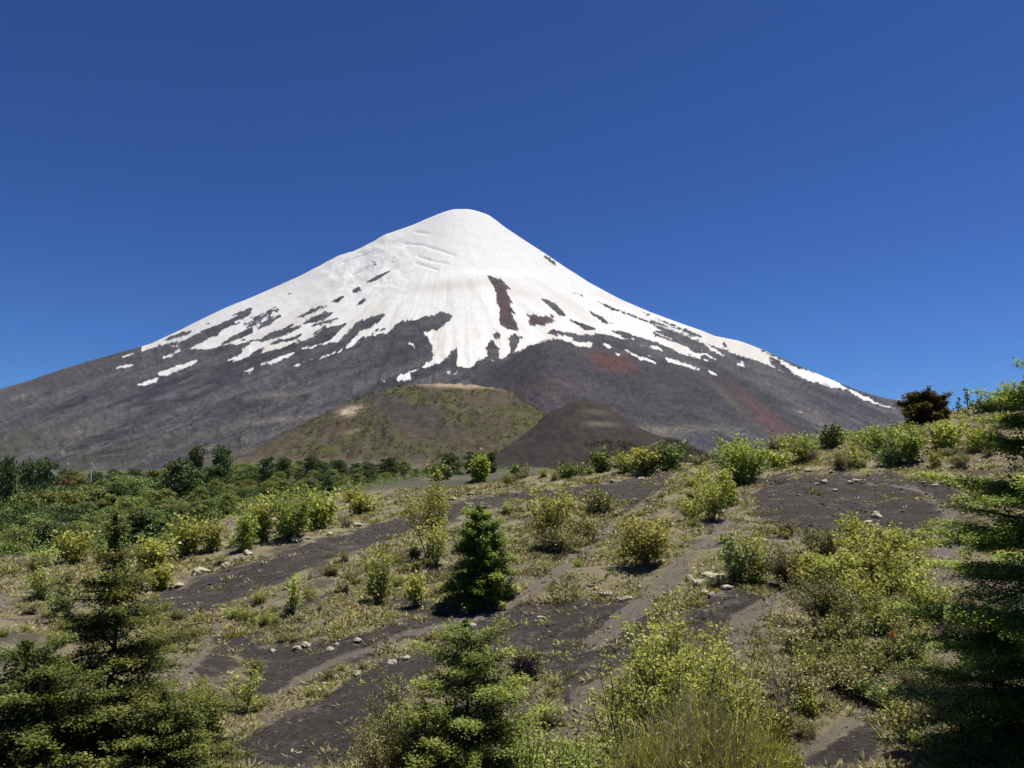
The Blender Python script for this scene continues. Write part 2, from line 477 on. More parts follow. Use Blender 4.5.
# gullies run down from the summit
ang = np.arctan2(PX - 458, PY - 192); rad = np.hypot(PX - 458, PY - 192); ang2 = np.arctan2(PX - 446, PY - 236)
gul = fbm(ang * 26, rad * 0.012, 4, 41); fine = fbm(PX * 0.09, PY * 0.13, 4, 57)
gul2 = fbm(ang * 70 + 2.0 * fine, rad * 0.03, 3, 43)
low = smooth(0.0, 0.25, TT)
notmound = 1 - np.clip(bell * (rise[None, :] > 6), 0, 1) * 0.85
amp = (3.5 + 6.5 * smooth(310, 390, PY)) * low * notmound * (1 - 0.75 * smooth(0.93, 1, TT))
ZZ = ZZ + amp * (gul * 0.7 + fine * 0.9 + gul2 * 0.35)
# snow shoulder above the red rock stripe
sx = PX - (488 + 0.25 * (PY - 278)); shoulder = np.exp(-(sx / 42.0) ** 2) * smooth(268, 284, PY) * (1 - smooth(300, 390, PY))
ZZ = ZZ + 55 * shoulder
for ln in ([(404, 243), (424, 245.5), (454, 255)], [(418, 256), (432, 261), (448, 263.5)], [(416, 263), (438, 270)], [(416, 232), (428, 233.5)], [(344, 262), (372, 252)], [(352, 274), (366, 268)]):
    ZZ = ZZ - 16 * np.exp(-np.clip(0.9 - line_sd(PX, PY, ln, [0.9] * len(ln), 6.0), 0, 9) ** 2 / 1.6)
lump = smooth(300, 350, PX) * smooth(420, 395, PX) * smooth(225, 245, PY) * smooth(310, 280, PY)
ZZ = ZZ + 14 * lump * fbm(PX * 0.10 + PY * 0.06, PY * 0.16, 4, 61)
vz = ZZ


def A(x0, y0, pts): return [(x0 + a / 6.4, y0 + b / 6.4) for a, b in pts]


SNOW_EDGE = [(141, 352), (172, 343), (186, 347), (192, 349), (212, 349), (232, 345), (250, 341), (255, 340), (244, 349), (240, 357), (256, 349), (268, 344), (263, 352), (282, 348), (299, 341.5), (313, 337), (323, 330),
    (331, 327.5), (343, 326), (335, 334), (330, 340), (302.5, 348.6), (309, 350), (340, 340), (348, 331), (356, 324), (359, 321), (373, 316), (387, 313.5), (381, 320), (370, 329), (360, 332), (352.5, 340), (347, 347),
    (353, 345), (363, 338), (376, 334), (388, 332), (393, 329), (395, 324), (411, 319), (431.5, 316), (442.5, 312), (452, 317), (442.5, 327), (435, 329.5), (423, 332.7), (428.5, 338), (433, 347.5), (431.6, 351), (434, 355),
    (431.5, 360), (419, 368), (400, 375.6), (397, 379), (400, 381.5), (410.5, 378.5), (411, 372), (425, 368), (442.5, 362), (449, 355), (456.5, 347), (458, 357), (458, 365), (464, 367), (474, 364), (488, 356), (485, 348),
    (492.5, 341), (499, 347.5), (500, 358.5), (510, 354.5), (508, 338), (513, 334), (520.6, 337), (515, 352), (527, 347.5), (540, 340.5), (549, 339), (571, 341.5), (572, 338), (560, 335), (549, 333), (552.5, 329.7), (563, 331), (588, 334),
    (606, 335), (621, 340), (634, 342), (634, 340), (621, 335), (612, 331), (627.5, 332), (641.5, 337.5), (662, 344.5), (681, 353), (700, 358.5), (705.6, 355), (716.6, 360), (707, 354), (693, 346), (679, 340.5), (655.6, 333),
    (652.5, 330), (665, 331), (680, 334), (700, 341), (712, 350), (725, 357), (716, 349), (699, 341), (677.5, 330), (652.5, 324), (640, 319), (655, 321), (676, 328), (687, 336), (705.6, 343.6), (721, 348), (737, 354), (752.5, 358), (765, 364), (785, 373), (774, 366), (770, 361), (780, 365),
    (799, 376), (822.5, 384), (846, 392), (869, 403), (885, 408), (902, 411.5), (897.5, 407.5), (875.6, 401), (860, 392), (830, 379), (791, 365), (774, 356), (760, 350), (749, 344), (729, 338)]
SNOWP = [SNOW_EDGE + [(729, 300), (600, 240), (462, 150), (300, 220), (141, 320)],
    A(90, 290, [(440, 540), (570, 480), (680, 455), (640, 480), (490, 545)]), A(90, 290, [(310, 605), (430, 568), (420, 582), (340, 605)]), A(90, 290, [(175, 500), (230, 468), (270, 478), (210, 497)]),
    A(90, 290, [(205, 428), (285, 398), (270, 415), (225, 435)]), A(90, 290, [(505, 355), (560, 325), (640, 318), (560, 362)]), A(90, 290, [(470, 432), (530, 405), (580, 375), (575, 392), (520, 428)]),
    A(90, 290, [(870, 452), (960, 415), (1030, 375), (1030, 405), (930, 445)]), A(90, 290, [(95, 438), (130, 428), (125, 440)]), A(90, 290, [(980, 380), (1030, 350), (1030, 375)]),
    A(240, 290, [(140, 478), (240, 437), (345, 405), (300, 430), (200, 478)]), A(240, 290, [(330, 485), (400, 455), (520, 428), (650, 385), (640, 397), (520, 440), (400, 468), (370, 494)]), A(240, 290, [(38, 522), (80, 502), (70, 518)]), A(240, 290, [(288, 505), (322, 493), (318, 502)]),
    A(380, 310, [(186, 210), (208, 208), (232, 245), (215, 238)]), A(380, 310, [(422, 405), (440, 390), (458, 395), (445, 412)]), A(380, 310, [(468, 412), (490, 393), (482, 416)]), A(380, 310, [(720, 325), (742, 318), (740, 328)]),
    A(540, 250, [(208, 590), (330, 598), (328, 612), (230, 608)]), A(540, 250, [(408, 600), (440, 602), (478, 632), (440, 628)]), A(540, 250, [(618, 600), (690, 618), (740, 618), (792, 648), (740, 636), (660, 618)]),
    A(540, 250, [(522, 645), (550, 630), (620, 672), (735, 718), (650, 706), (580, 672)]), A(540, 250, [(678, 665), (716, 680), (700, 685)]), A(540, 250, [(788, 680), (860, 698), (1010, 768), (920, 740), (820, 722)]), A(540, 250, [(490, 660), (510, 665), (500, 674)]),
    A(640, 310, [(145, 295), (220, 315), (375, 378), (300, 362), (180, 335)]), A(640, 310, [(618, 348), (650, 336), (674, 366), (640, 362)]), A(640, 310, [(438, 390), (465, 392), (488, 414)]), A(640, 310, [(516, 378), (562, 392), (550, 398)]), A(640, 310, [(395, 312), (452, 328), (430, 334)]),
    A(760, 320, [(240, 580), (305, 596), (290, 604)]), A(380, 380, [(6, 6), (20, 0), (24, 12)]),
]
ROCKP = [A(400, 250, [(566, 170), (580, 160), (605, 168), (695, 245), (680, 260), (712, 340), (705, 370), (738, 408), (712, 402), (748, 508), (700, 505), (640, 482), (646, 390), (612, 270)]),
    A(400, 250, [(800, 398), (900, 432), (940, 420), (995, 456), (860, 488), (838, 485), (825, 440)]), A(400, 250, [(605, 540), (620, 525), (640, 532), (634, 570), (610, 568)]),
    A(540, 250, [(15, 312), (60, 322), (115, 365), (155, 415), (115, 420), (60, 352)]), A(540, 250, [(62, 402), (80, 400), (100, 432), (78, 428)]), A(540, 250, [(200, 452), (290, 475), (345, 490), (360, 512), (280, 512)]),
    A(540, 250, [(314, 390), (400, 430), (460, 475), (400, 465)]), A(540, 250, [(355, 316), (450, 358), (560, 398), (720, 465), (830, 500), (940, 545), (1030, 585), (1030, 610), (890, 560), (780, 520), (690, 466), (580, 428), (450, 385)]),
    A(540, 250, [(705, 510), (800, 552), (900, 590), (1030, 620), (1030, 650), (940, 618), (740, 550)]), A(540, 250, [(735, 432), (900, 500), (1030, 552), (1030, 560), (890, 512)]), A(540, 250, [(205, 270), (270, 288), (272, 300)]),
    A(540, 250, [(30, 40), (100, 95), (90, 100)]), A(540, 250, [(285, 425), (315, 425), (305, 436)]), A(540, 250, [(660, 400), (700, 415), (690, 420)]),
    A(250, 220, [(300, 625), (390, 580), (482, 550), (400, 590), (330, 620)]), A(250, 220, [(350, 660), (430, 615), (508, 595), (480, 622), (400, 655)]), A(250, 220, [(400, 678), (470, 645), (560, 628), (500, 662)]), A(250, 220, [(515, 522), (590, 488), (560, 515)]),
    A(250, 220, [(668, 455), (690, 438), (706, 448), (685, 464)]), A(250, 220, [(752, 392), (820, 355), (895, 332), (840, 370), (780, 395)]), A(250, 220, [(-20, 680), (90, 600), (182, 562), (140, 600), (60, 655), (-20, 700)]), A(250, 220, [(55, 692), (120, 640), (176, 622), (140, 655)]),
    A(250, 220, [(222, 480), (278, 452), (262, 474)]), A(250, 220, [(700, 540), (722, 505), (740, 512), (725, 540)]), A(250, 220, [(885, 275), (930, 235), (925, 270)]), A(250, 220, [(750, 260), (800, 262), (800, 280)]),
    A(240, 290, [(-5, 345), (130, 310), (220, 270), (290, 245), (398, 233), (340, 268), (250, 302), (180, 327), (90, 325), (30, 370), (-5, 385)]), A(240, 290, [(185, 350), (250, 312), (388, 288), (370, 312), (250, 348), (200, 362)]), A(240, 290, [(835, 280), (900, 245), (945, 235), (900, 268)]),
    A(90, 290, [(730, 262), (900, 195), (1030, 130), (1030, 150), (930, 195), (850, 245), (790, 295), (700, 340), (640, 372), (590, 372), (555, 345), (640, 305)]), A(90, 290, [(480, 318), (560, 275), (645, 265), (590, 295)]), A(90, 290, [(850, 345), (900, 300), (1030, 243), (1030, 272), (930, 312)]),
    A(90, 290, [(750, 215), (768, 208), (765, 220)]), A(760, 320, [(62, 245), (90, 248), (135, 268), (100, 270)]), A(760, 320, [(415, 408), (450, 415), (435, 420)]), A(760, 320, [(505, 440), (560, 455), (550, 462)]), A(640, 310, [(530, 215), (555, 235), (550, 242)]),
]
PX, PY = project(vx, vy, vz)
jx = PX + 1.0 * fbm(PX * 0.16, PY * 0.16, 3, 71); jy = PY + 0.8 * fbm(PX * 0.16, PY * 0.16, 3, 77)
snow = np.full(PX.shape, -6.0)
for p in SNOWP: snow = np.maximum(snow, poly_sd(jx, jy, p))
for p in ROCKP: snow = np.minimum(snow, -poly_sd(jx, jy, p))
snow = snow + 2.3 * fbm(ang2 * 34, rad * 0.022, 2, 401) * (np.abs(snow) < 5.9) + 1.0 * fbm(PX * 0.45, PY * 0.6, 3, 405) * (np.abs(snow) < 5.9)
specks = smooth(0.26, 0.5, fbm(ang2 * 42, rad * 0.045, 4, 411) + 0.25 * fbm(PX * 0.3, PY * 0.4, 3, 412)) * (smooth(262, 310, PY) * smooth(400, 350, PX) * smooth(352, 340, PY) + 0.7 * smooth(600, 640, PX) * smooth(740, 700, PX) * smooth(305, 330, PY))
snow = np.where(snow > 0, snow - 3.2 * specks, snow)
snow = np.where(TT > 1.0, np.where(snow > -6, np.maximum(snow, 3.0), snow), snow)
# everything behind the crest and high up carries snow as well
snow = np.where((TT > 1.0) & (vz > 900), 6.0, snow)


def blob(x, y, rx, ry, rot=0.0):
    c, s = math.cos(rot), math.sin(rot)
    dx = PX - x; dy_ = PY - y
    a = (dx * c + dy_ * s) / rx; b = (-dx * s + dy_ * c) / ry
    return np.exp(-(a * a + b * b))


base = np.stack([np.full(PX.shape, 0.040), np.full(PX.shape, 0.0395), np.full(PX.shape, 0.050)], -1)
varn = 1 + 0.22 * gul + 0.18 * fine
base = base * varn[..., None]


def blend(w, col):
    global base
    w = np.clip(w, 0, 1)[..., None]
    base = base * (1 - w) + np.array(col) * w


vperp = np.where(PX < 470, PY + 0.40 * PX, PY - 0.46 * PX + 400)
strata = fbm(PX * 0.012, vperp * 0.16, 4, 441)
near_snow = np.zeros(PX.shape)
for dyy in (-6, -12, -18, -26):
    for p in SNOWP[:1]: near_snow = np.maximum(near_snow, smooth(-3, 3, poly_sd(PX - dyy * 0.2, PY + dyy, p)) * (1 + dyy / 34.0))
blend(0.75 * near_snow * (0.55 + 0.9 * fine), (0.098, 0.088, 0.098))
blend(0.7 * np.clip(strata * 2.4, 0, 1) * (1 - 0.8 * np.clip(bell * (rise[None, :] > 3), 0, 1)) * smooth(330, 370, PY), (0.086, 0.078, 0.081))
blend(0.7 * np.clip(-strata * 2.2, 0, 1) * (1 - 0.8 * np.clip(bell * (rise[None, :] > 3), 0, 1)), (0.026, 0.026, 0.032))
up_left = smooth(420, 60, PX) * smooth(40, 0, PY - np.interp(PX, SIL[:, 0], SIL[:, 1]) - 6)
blend(0.5 * up_left, (0.085, 0.074, 0.076))
mnd = np.clip(bell * (rise[None, :] > 3), 0, 1)
blend(0.75 * mnd, (0.038, 0.037, 0.041))
olive_n = np.clip(0.5 + 0.9 * fbm(PX * 0.013 + PY * 0.02, PY * 0.07 + PX * 0.018, 4, 91), 0, 1)
blend(0.85 * olive_n * smooth(395, 450, PY) * smooth(420, 300, PX), (0.060, 0.059, 0.042))
blend(0.5 * olive_n * smooth(405, 445, PY) * smooth(560, 640, PX) * smooth(860, 740, PX), (0.062, 0.063, 0.046))
base *= 1.0
blend(0.85 * np.clip(blob(613, 362, 20, 8, 0.25) * (1.3 + 1.2 * fine + 0.6 * gul), 0, 1), (0.085, 0.036, 0.033))
blend(0.75 * blob(752, 402, 36, 6, 0.62), (0.075, 0.040, 0.038)); blend(0.6 * blob(772, 424, 26, 9, 0.5), (0.10, 0.05, 0.05))
blend(0.45 * blob(545, 390, 30, 16), (0.075, 0.046, 0.048))
blend(0.8 * blob(502, 306, 14, 34, 0.1), (0.062, 0.034, 0.030)); blend(0.8 * blob(535, 320, 16, 9), (0.062, 0.034, 0.032))
blend(0.6 * blob(728, 398, 26, 3, 0.75), (0.11, 0.090, 0.07))
pale = smooth(0.25, 0.6, fbm(PX * 0.05, PY * 0.22 - PX * 0.10, 4, 101)) * smooth(770, 820, PX) * smooth(395, 410, PY)
blend(0.5 * pale, (0.12, 0.107, 0.104))
lpale = smooth(0.22, 0.6, fbm(PX * 0.04, PY * 0.25 + PX * 0.08, 4, 111)) * smooth(300, 240, PX) * smooth(350, 380, PY)
blend(0.45 * lpale, (0.11, 0.10, 0.096))
blend(0.5 * blob(275, 388, 34, 14) * (0.5 + fine), (0.10, 0.09, 0.088))
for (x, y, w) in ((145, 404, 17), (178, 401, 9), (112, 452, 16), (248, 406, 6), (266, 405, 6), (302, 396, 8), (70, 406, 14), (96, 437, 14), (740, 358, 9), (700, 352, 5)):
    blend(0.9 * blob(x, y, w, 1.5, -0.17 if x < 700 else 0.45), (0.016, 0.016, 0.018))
for (x, y, rx, ry, r) in ((272, 395, 22, 3, -0.1), (77, 433, 9, 2, -0.3), (63, 452, 4, 3, 0), (205, 449, 20, 3, -0.2), (275, 420, 30, 3, -0.15), (665, 430, 60, 5, 0.0), (800, 412, 10, 2.2, 0.3), (20, 397, 18, 2.4, -0.3)):
    blend(0.75 * blob(x, y, rx, ry, r), (0.125, 0.117, 0.100))
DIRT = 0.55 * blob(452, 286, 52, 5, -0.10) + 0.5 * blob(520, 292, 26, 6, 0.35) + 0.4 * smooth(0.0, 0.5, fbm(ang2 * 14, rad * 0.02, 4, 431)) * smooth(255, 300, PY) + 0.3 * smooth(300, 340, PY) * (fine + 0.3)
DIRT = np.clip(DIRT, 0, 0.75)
base = base * 0.80
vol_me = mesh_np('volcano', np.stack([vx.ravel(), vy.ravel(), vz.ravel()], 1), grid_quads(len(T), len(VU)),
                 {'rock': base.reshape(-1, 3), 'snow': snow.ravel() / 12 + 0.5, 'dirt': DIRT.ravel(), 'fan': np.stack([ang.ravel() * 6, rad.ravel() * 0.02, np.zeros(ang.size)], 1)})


def volcano_material():
    t = NT('volcano_rock_and_snow'); p = t.pos()
    fan = t.attr('fan').outputs['Vector']
    n1 = t.noise(p, 0.012, 6, 0.65); n2 = t.noise(p, 0.06, 6, 0.75); nf = t.noise(fan, 14.0, 5, 0.6)
    s = t.math('ADD', t.attr('snow').outputs['Fac'], t.math('MULTIPLY', t.math('SUBTRACT', t.math('ADD', t.math('MULTIPLY', n2, 0.75), t.math('MULTIPLY', n1, 0.25)), 0.5), 0.34))
    s = t.math('ADD', s, t.math('MULTIPLY', t.math('SUBTRACT', nf, 0.5), 0.32))
    s = t.sstep(s, 0.46, 0.56)
    k = t.math('MULTIPLY_ADD', t.math('ADD', t.math('ADD', t.math('MULTIPLY', n1, 0.22), t.math('MULTIPLY', n2, 0.5)), t.math('MULTIPLY', nf, 0.28)), 5.6, -1.85, clamp=False)
    kk = t.n('ShaderNodeCombineColor')
    for i in range(3): t.l(k, kk.inputs[i])
    rock = t.mix(1.0, t.attr('rock').outputs['Color'], kk.outputs[0], 'MULTIPLY')
    sn = t.ramp(t.math('ADD', t.math('MULTIPLY', nf, 0.6), t.math('MULTIPLY', n1, 0.4)), [(0.32, (0.385, 0.38, 0.375)), (0.48, (0.445, 0.448, 0.45)), (0.7, (0.475, 0.48, 0.487))])
    c = t.mix(s, rock, sn)
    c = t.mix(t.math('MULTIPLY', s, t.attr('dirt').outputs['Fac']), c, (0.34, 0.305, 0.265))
    h = t.math('MULTIPLY', t.math('ADD', t.math('MULTIPLY', n1, 0.5), t.math('MULTIPLY', n2, 0.5)), t.math('MULTIPLY_ADD', s, -0.65, 1.0))
    return t.surf(c, 0.9, t.bump(h, 0.55, 18.0), 0.1)


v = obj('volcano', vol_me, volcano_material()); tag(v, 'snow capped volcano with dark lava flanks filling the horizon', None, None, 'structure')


# ------------------------------------------------------------------ the two low cinder hills
def hill(name, sil, yc, wy, label, paint, rough, seed):
    S = np.array(sil, float)
    hu, he = ray(S[:, 0], S[:, 1])
    eb = ray(512, 470)[1]
    uu = np.linspace(hu[0] - 0.05, hu[-1] + 0.05, 260)
    top = np.maximum(np.interp(uu, hu, he), eb)
    k = np.ones(9) / 9; top = np.convolve(np.pad(top, 4, 'edge'), k, 'valid')
    tt = np.concatenate([np.linspace(-1, 0, 120), np.linspace(0, 1, 50)[1:]])
    Tm, Um = np.meshgrid(tt, uu, indexing='ij')
    H = np.broadcast_to(top - eb, Tm.shape)
    Y = yc + wy * Tm
    prof = np.cos(np.clip(Tm, -1, 1) * math.pi / 2) ** 1.15
    Z = (eb + H * prof) * Y - 14 * np.abs(Tm) ** 3 - 2
    a = np.clip(H * Y * prof / 20, 0, 1)
    Z = Z + rough * a * (fbm(Um * Y * 0.02, Y * 0.02, 4, seed) + 0.6 * fbm(Um * Y * 0.08, Y * 0.03, 3, seed + 7))
    X = Um * Y
    px, py = project(X, Y, Z)
    col, veg = paint(px, py); col = col * 0.92
    m = mesh_np(name, np.stack([X.ravel(), Y.ravel(), Z.ravel()], 1), grid_quads(len(tt), len(uu)), {'rock': col.reshape(-1, 3), 'veg': veg.ravel()})
    t = NT(name + '_ash_and_scrub'); p = t.pos()
    n1 = t.noise(p, 0.05, 5, 0.6); n2 = t.noise(p, 0.16, 6, 0.75)
    k2 = t.math('MULTIPLY_ADD', t.math('ADD', t.math('MULTIPLY', n1, 0.3), t.math('MULTIPLY', n2, 0.7)), 2.6, -0.3)
    kc = t.n('ShaderNodeCombineColor')
    for i in range(3): t.l(k2, kc.inputs[i])
    c = t.mix(1.0, t.attr('rock').outputs['Color'], kc.outputs[0], 'MULTIPLY')
    vg = t.math('ADD', t.attr('veg').outputs['Fac'], t.math('MULTIPLY', t.math('SUBTRACT', n2, 0.5), 1.3))
    spots = t.ramp(n1, [(0.35, (0.046, 0.046, 0.022)), (0.6, (0.068, 0.067, 0.030)), (0.75, (0.095, 0.090, 0.048))])
    c = t.mix(t.math('MULTIPLY', t.sstep(vg, 0.42, 0.66), 0.85), c, spots)
    r = np.random.default_rng(seed); B = Bag(); vv = np.nonzero((veg.ravel() > 0.35) & (Tm.ravel() < 0.1) & (H.ravel() * prof.ravel() > 0.004))[0]
    pk = r.choice(vv, min(len(vv), 1900), replace=len(vv) < 1900); kk = 9
    P = np.repeat(np.stack([X.ravel()[pk], Y.ravel()[pk], Z.ravel()[pk]], 1), kk, 0); P = P + r.normal(0, 1, P.shape) * np.array([1.3, 1.3, 0.5]) + np.repeat(r.normal(0, 3, (len(pk), 3)) * np.array([1, 1, 0]), kk, 0); P[:, 2] += 0.7
    B.leaves(P, r.normal(size=P.shape), unit(r.normal(0, 0.6, P.shape) + np.array([0, -0.2, 1.0])), r.uniform(0.8, 2.0, len(P)), r.uniform(0.6, 1.5, len(P)), np.clip(np.repeat(r.normal(0.4, 0.25, len(pk)), kk), 0, 1))
    tag(obj('hill_scrub', B.mesh('hill_scrub'), MAT['hillscrub']), 'low scattered scrub over the ' + ('green' if seed == 201 else 'dark') + ' hill', None, None, 'stuff')
    o = obj('hill', m, t.surf(c, 0.95, t.bump(n2, 0.6, 2.0), 0.05))
    tag(o, label, None, None, 'structure')


def bl(px, py, x, y, rx, ry, rot=0.0):
    c, s = math.cos(rot), math.sin(rot); dx = px - x; dy_ = py - y
    return np.exp(-(((dx * c + dy_ * s) / rx) ** 2 + ((-dx * s + dy_ * c) / ry) ** 2))


def lerp(col, w, c):
    w = np.clip(w, 0, 1)[..., None]; return col * (1 - w) + np.array(c) * w


def paint_green(px, py):
    col = np.broadcast_to(np.array((0.062, 0.053, 0.038)), px.shape + (3,)).copy()
    n = fbm(px * 0.06, py * 0.10, 3, 5)
    veg = 0.54 + 0.75 * n - 0.75 * bl(px, py, 405, 412, 42, 15, 0.35) - 0.8 * bl(px, py, 455, 386, 55, 4.5) - 0.6 * bl(px, py, 345, 412, 16, 12) - 0.5 * smooth(450, 466, py) - 0.55 * smooth(300, 240, px)
    col = lerp(col, 0.85 * bl(px, py, 405, 412, 45, 16, 0.35), (0.046, 0.041, 0.040))
    col = lerp(col, 1.1 * bl(px, py, 462, 385.5, 46, 2.8, 0.03), (0.24, 0.19, 0.13))
    col = lerp(col, 1.2 * bl(px, py, 350, 411, 13, 4, -0.25), (0.30, 0.25, 0.185))
    col = lerp(col, 0.8 * bl(px, py, 343, 425, 8, 5, -0.4), (0.085, 0.045, 0.035))
    col = lerp(col, 1.0 * bl(px, py, 352, 432, 13, 2.2, -0.15), (0.16, 0.13, 0.09))
    col = lerp(col, 0.6 * smooth(452, 466, py), (0.11, 0.095, 0.075))
    return col, veg


def paint_dark(px, py):
    col = np.broadcast_to(np.array((0.034, 0.030, 0.028)), px.shape + (3,)).copy()
    n = fbm(px * 0.07, py * 0.12, 3, 15)
    veg = 0.14 + 0.25 * n + 0.40 * smooth(432, 455, py) * smooth(560, 620, px)
    col = lerp(col, 0.8 * bl(px, py, 600, 424, 15, 2.4, 0.05), (0.13, 0.105, 0.08))
    col = lerp(col, 0.6 * bl(px, py, 597, 412, 15, 3, 0.05), (0.085, 0.072, 0.045))
    return col, veg


# ------------------------------------------------------------------ plant generators (numpy)
class Bag:
    def __init__(s): s.V = []; s.Q = []; s.T = []; s.n = 0

    def add(s, V, Q, T):
        s.V.append(V); s.Q.append(Q + s.n); s.T.append(T); s.n += len(V)

    def leaves(s, P, D, N, L, W, tint):
        """pointed leaf quads"""
        n = len(P)
        if n == 0: return
        D = D / (np.linalg.norm(D, axis=1, keepdims=True) + 1e-9)
        S = np.cross(N, D); S /= (np.linalg.norm(S, axis=1, keepdims=True) + 1e-9)
        L = np.asarray(L)[:, None] if np.ndim(L) else L
        W = np.asarray(W)[:, None] if np.ndim(W) else W
        Up = np.cross(D, S)
        a = P; b = P + D * L * 0.45 + S * W * 0.5 + Up * W * 0.12; c = P + D * L; d = P + D * L * 0.45 - S * W * 0.5 + Up * W * 0.12
        V = np.stack([a, b, c, d], 1).reshape(-1, 3)
        Q = np.arange(n * 4).reshape(n, 4)
        s.add(V, Q, np.repeat(tint, 4))

    def tube(s, pts, r, k=5, tint=0.5):
        pts = np.asarray(pts, float); r = np.asarray(r, float); m = len(pts)
        d = np.gradient(pts, axis=0); d /= (np.linalg.norm(d, axis=1, keepdims=True) + 1e-9)
        ref = np.where(np.abs(d[:, 2:3]) > 0.9, np.array([[1., 0, 0]]), np.array([[0, 0, 1.]]))
        a = np.cross(d, ref); a /= (np.linalg.norm(a, axis=1, keepdims=True) + 1e-9); b = np.cross(d, a)
        th = np.arange(k) / k * 2 * math.pi
        V = pts[:, None, :] + r[:, None, None] * (np.cos(th)[None, :, None] * a[:, None, :] + np.sin(th)[None, :, None] * b[:, None, :])
        i = np.arange(m - 1)[:, None] * k + np.arange(k)[None, :]
        j = np.arange(m - 1)[:, None] * k + (np.arange(k)[None, :] + 1) % k
        Q = np.stack([i, j, j + k, i + k], -1).reshape(-1, 4)
        s.add(V.reshape(-1, 3), Q, np.full(m * k, tint))

    def mesh(s, name, sm=False):
        return mesh_np(name, np.concatenate(s.V), np.concatenate(s.Q), {'tint': np.concatenate(s.T)}, sm)


def unit(v): return v / (np.linalg.norm(v, axis=-1, keepdims=True) + 1e-9)


hill('green_hill', [(215, 468), (240, 458), (262, 445), (290, 431), (320, 416), (340, 405), (360, 397), (380, 391), (400, 386.5), (420, 383), (445, 381.5), (470, 382), (490, 384.5), (505, 390), (525, 400), (545, 412), (570, 428), (600, 448), (625, 466)],
     1050, 330, 'low rounded hill with olive scrub and a pale bare crest', paint_green, 7.0, 201)
hill('dark_hill', [(455, 468), (475, 461), (500, 447), (520, 434), (540, 420), (556, 409), (570, 401), (582, 398), (594, 399), (607, 405), (622, 414), (640, 426), (660, 435), (680, 443), (705, 453), (740, 468)],
     860, 210, 'small dark cinder cone beside the green hill', paint_dark, 4.0, 231)


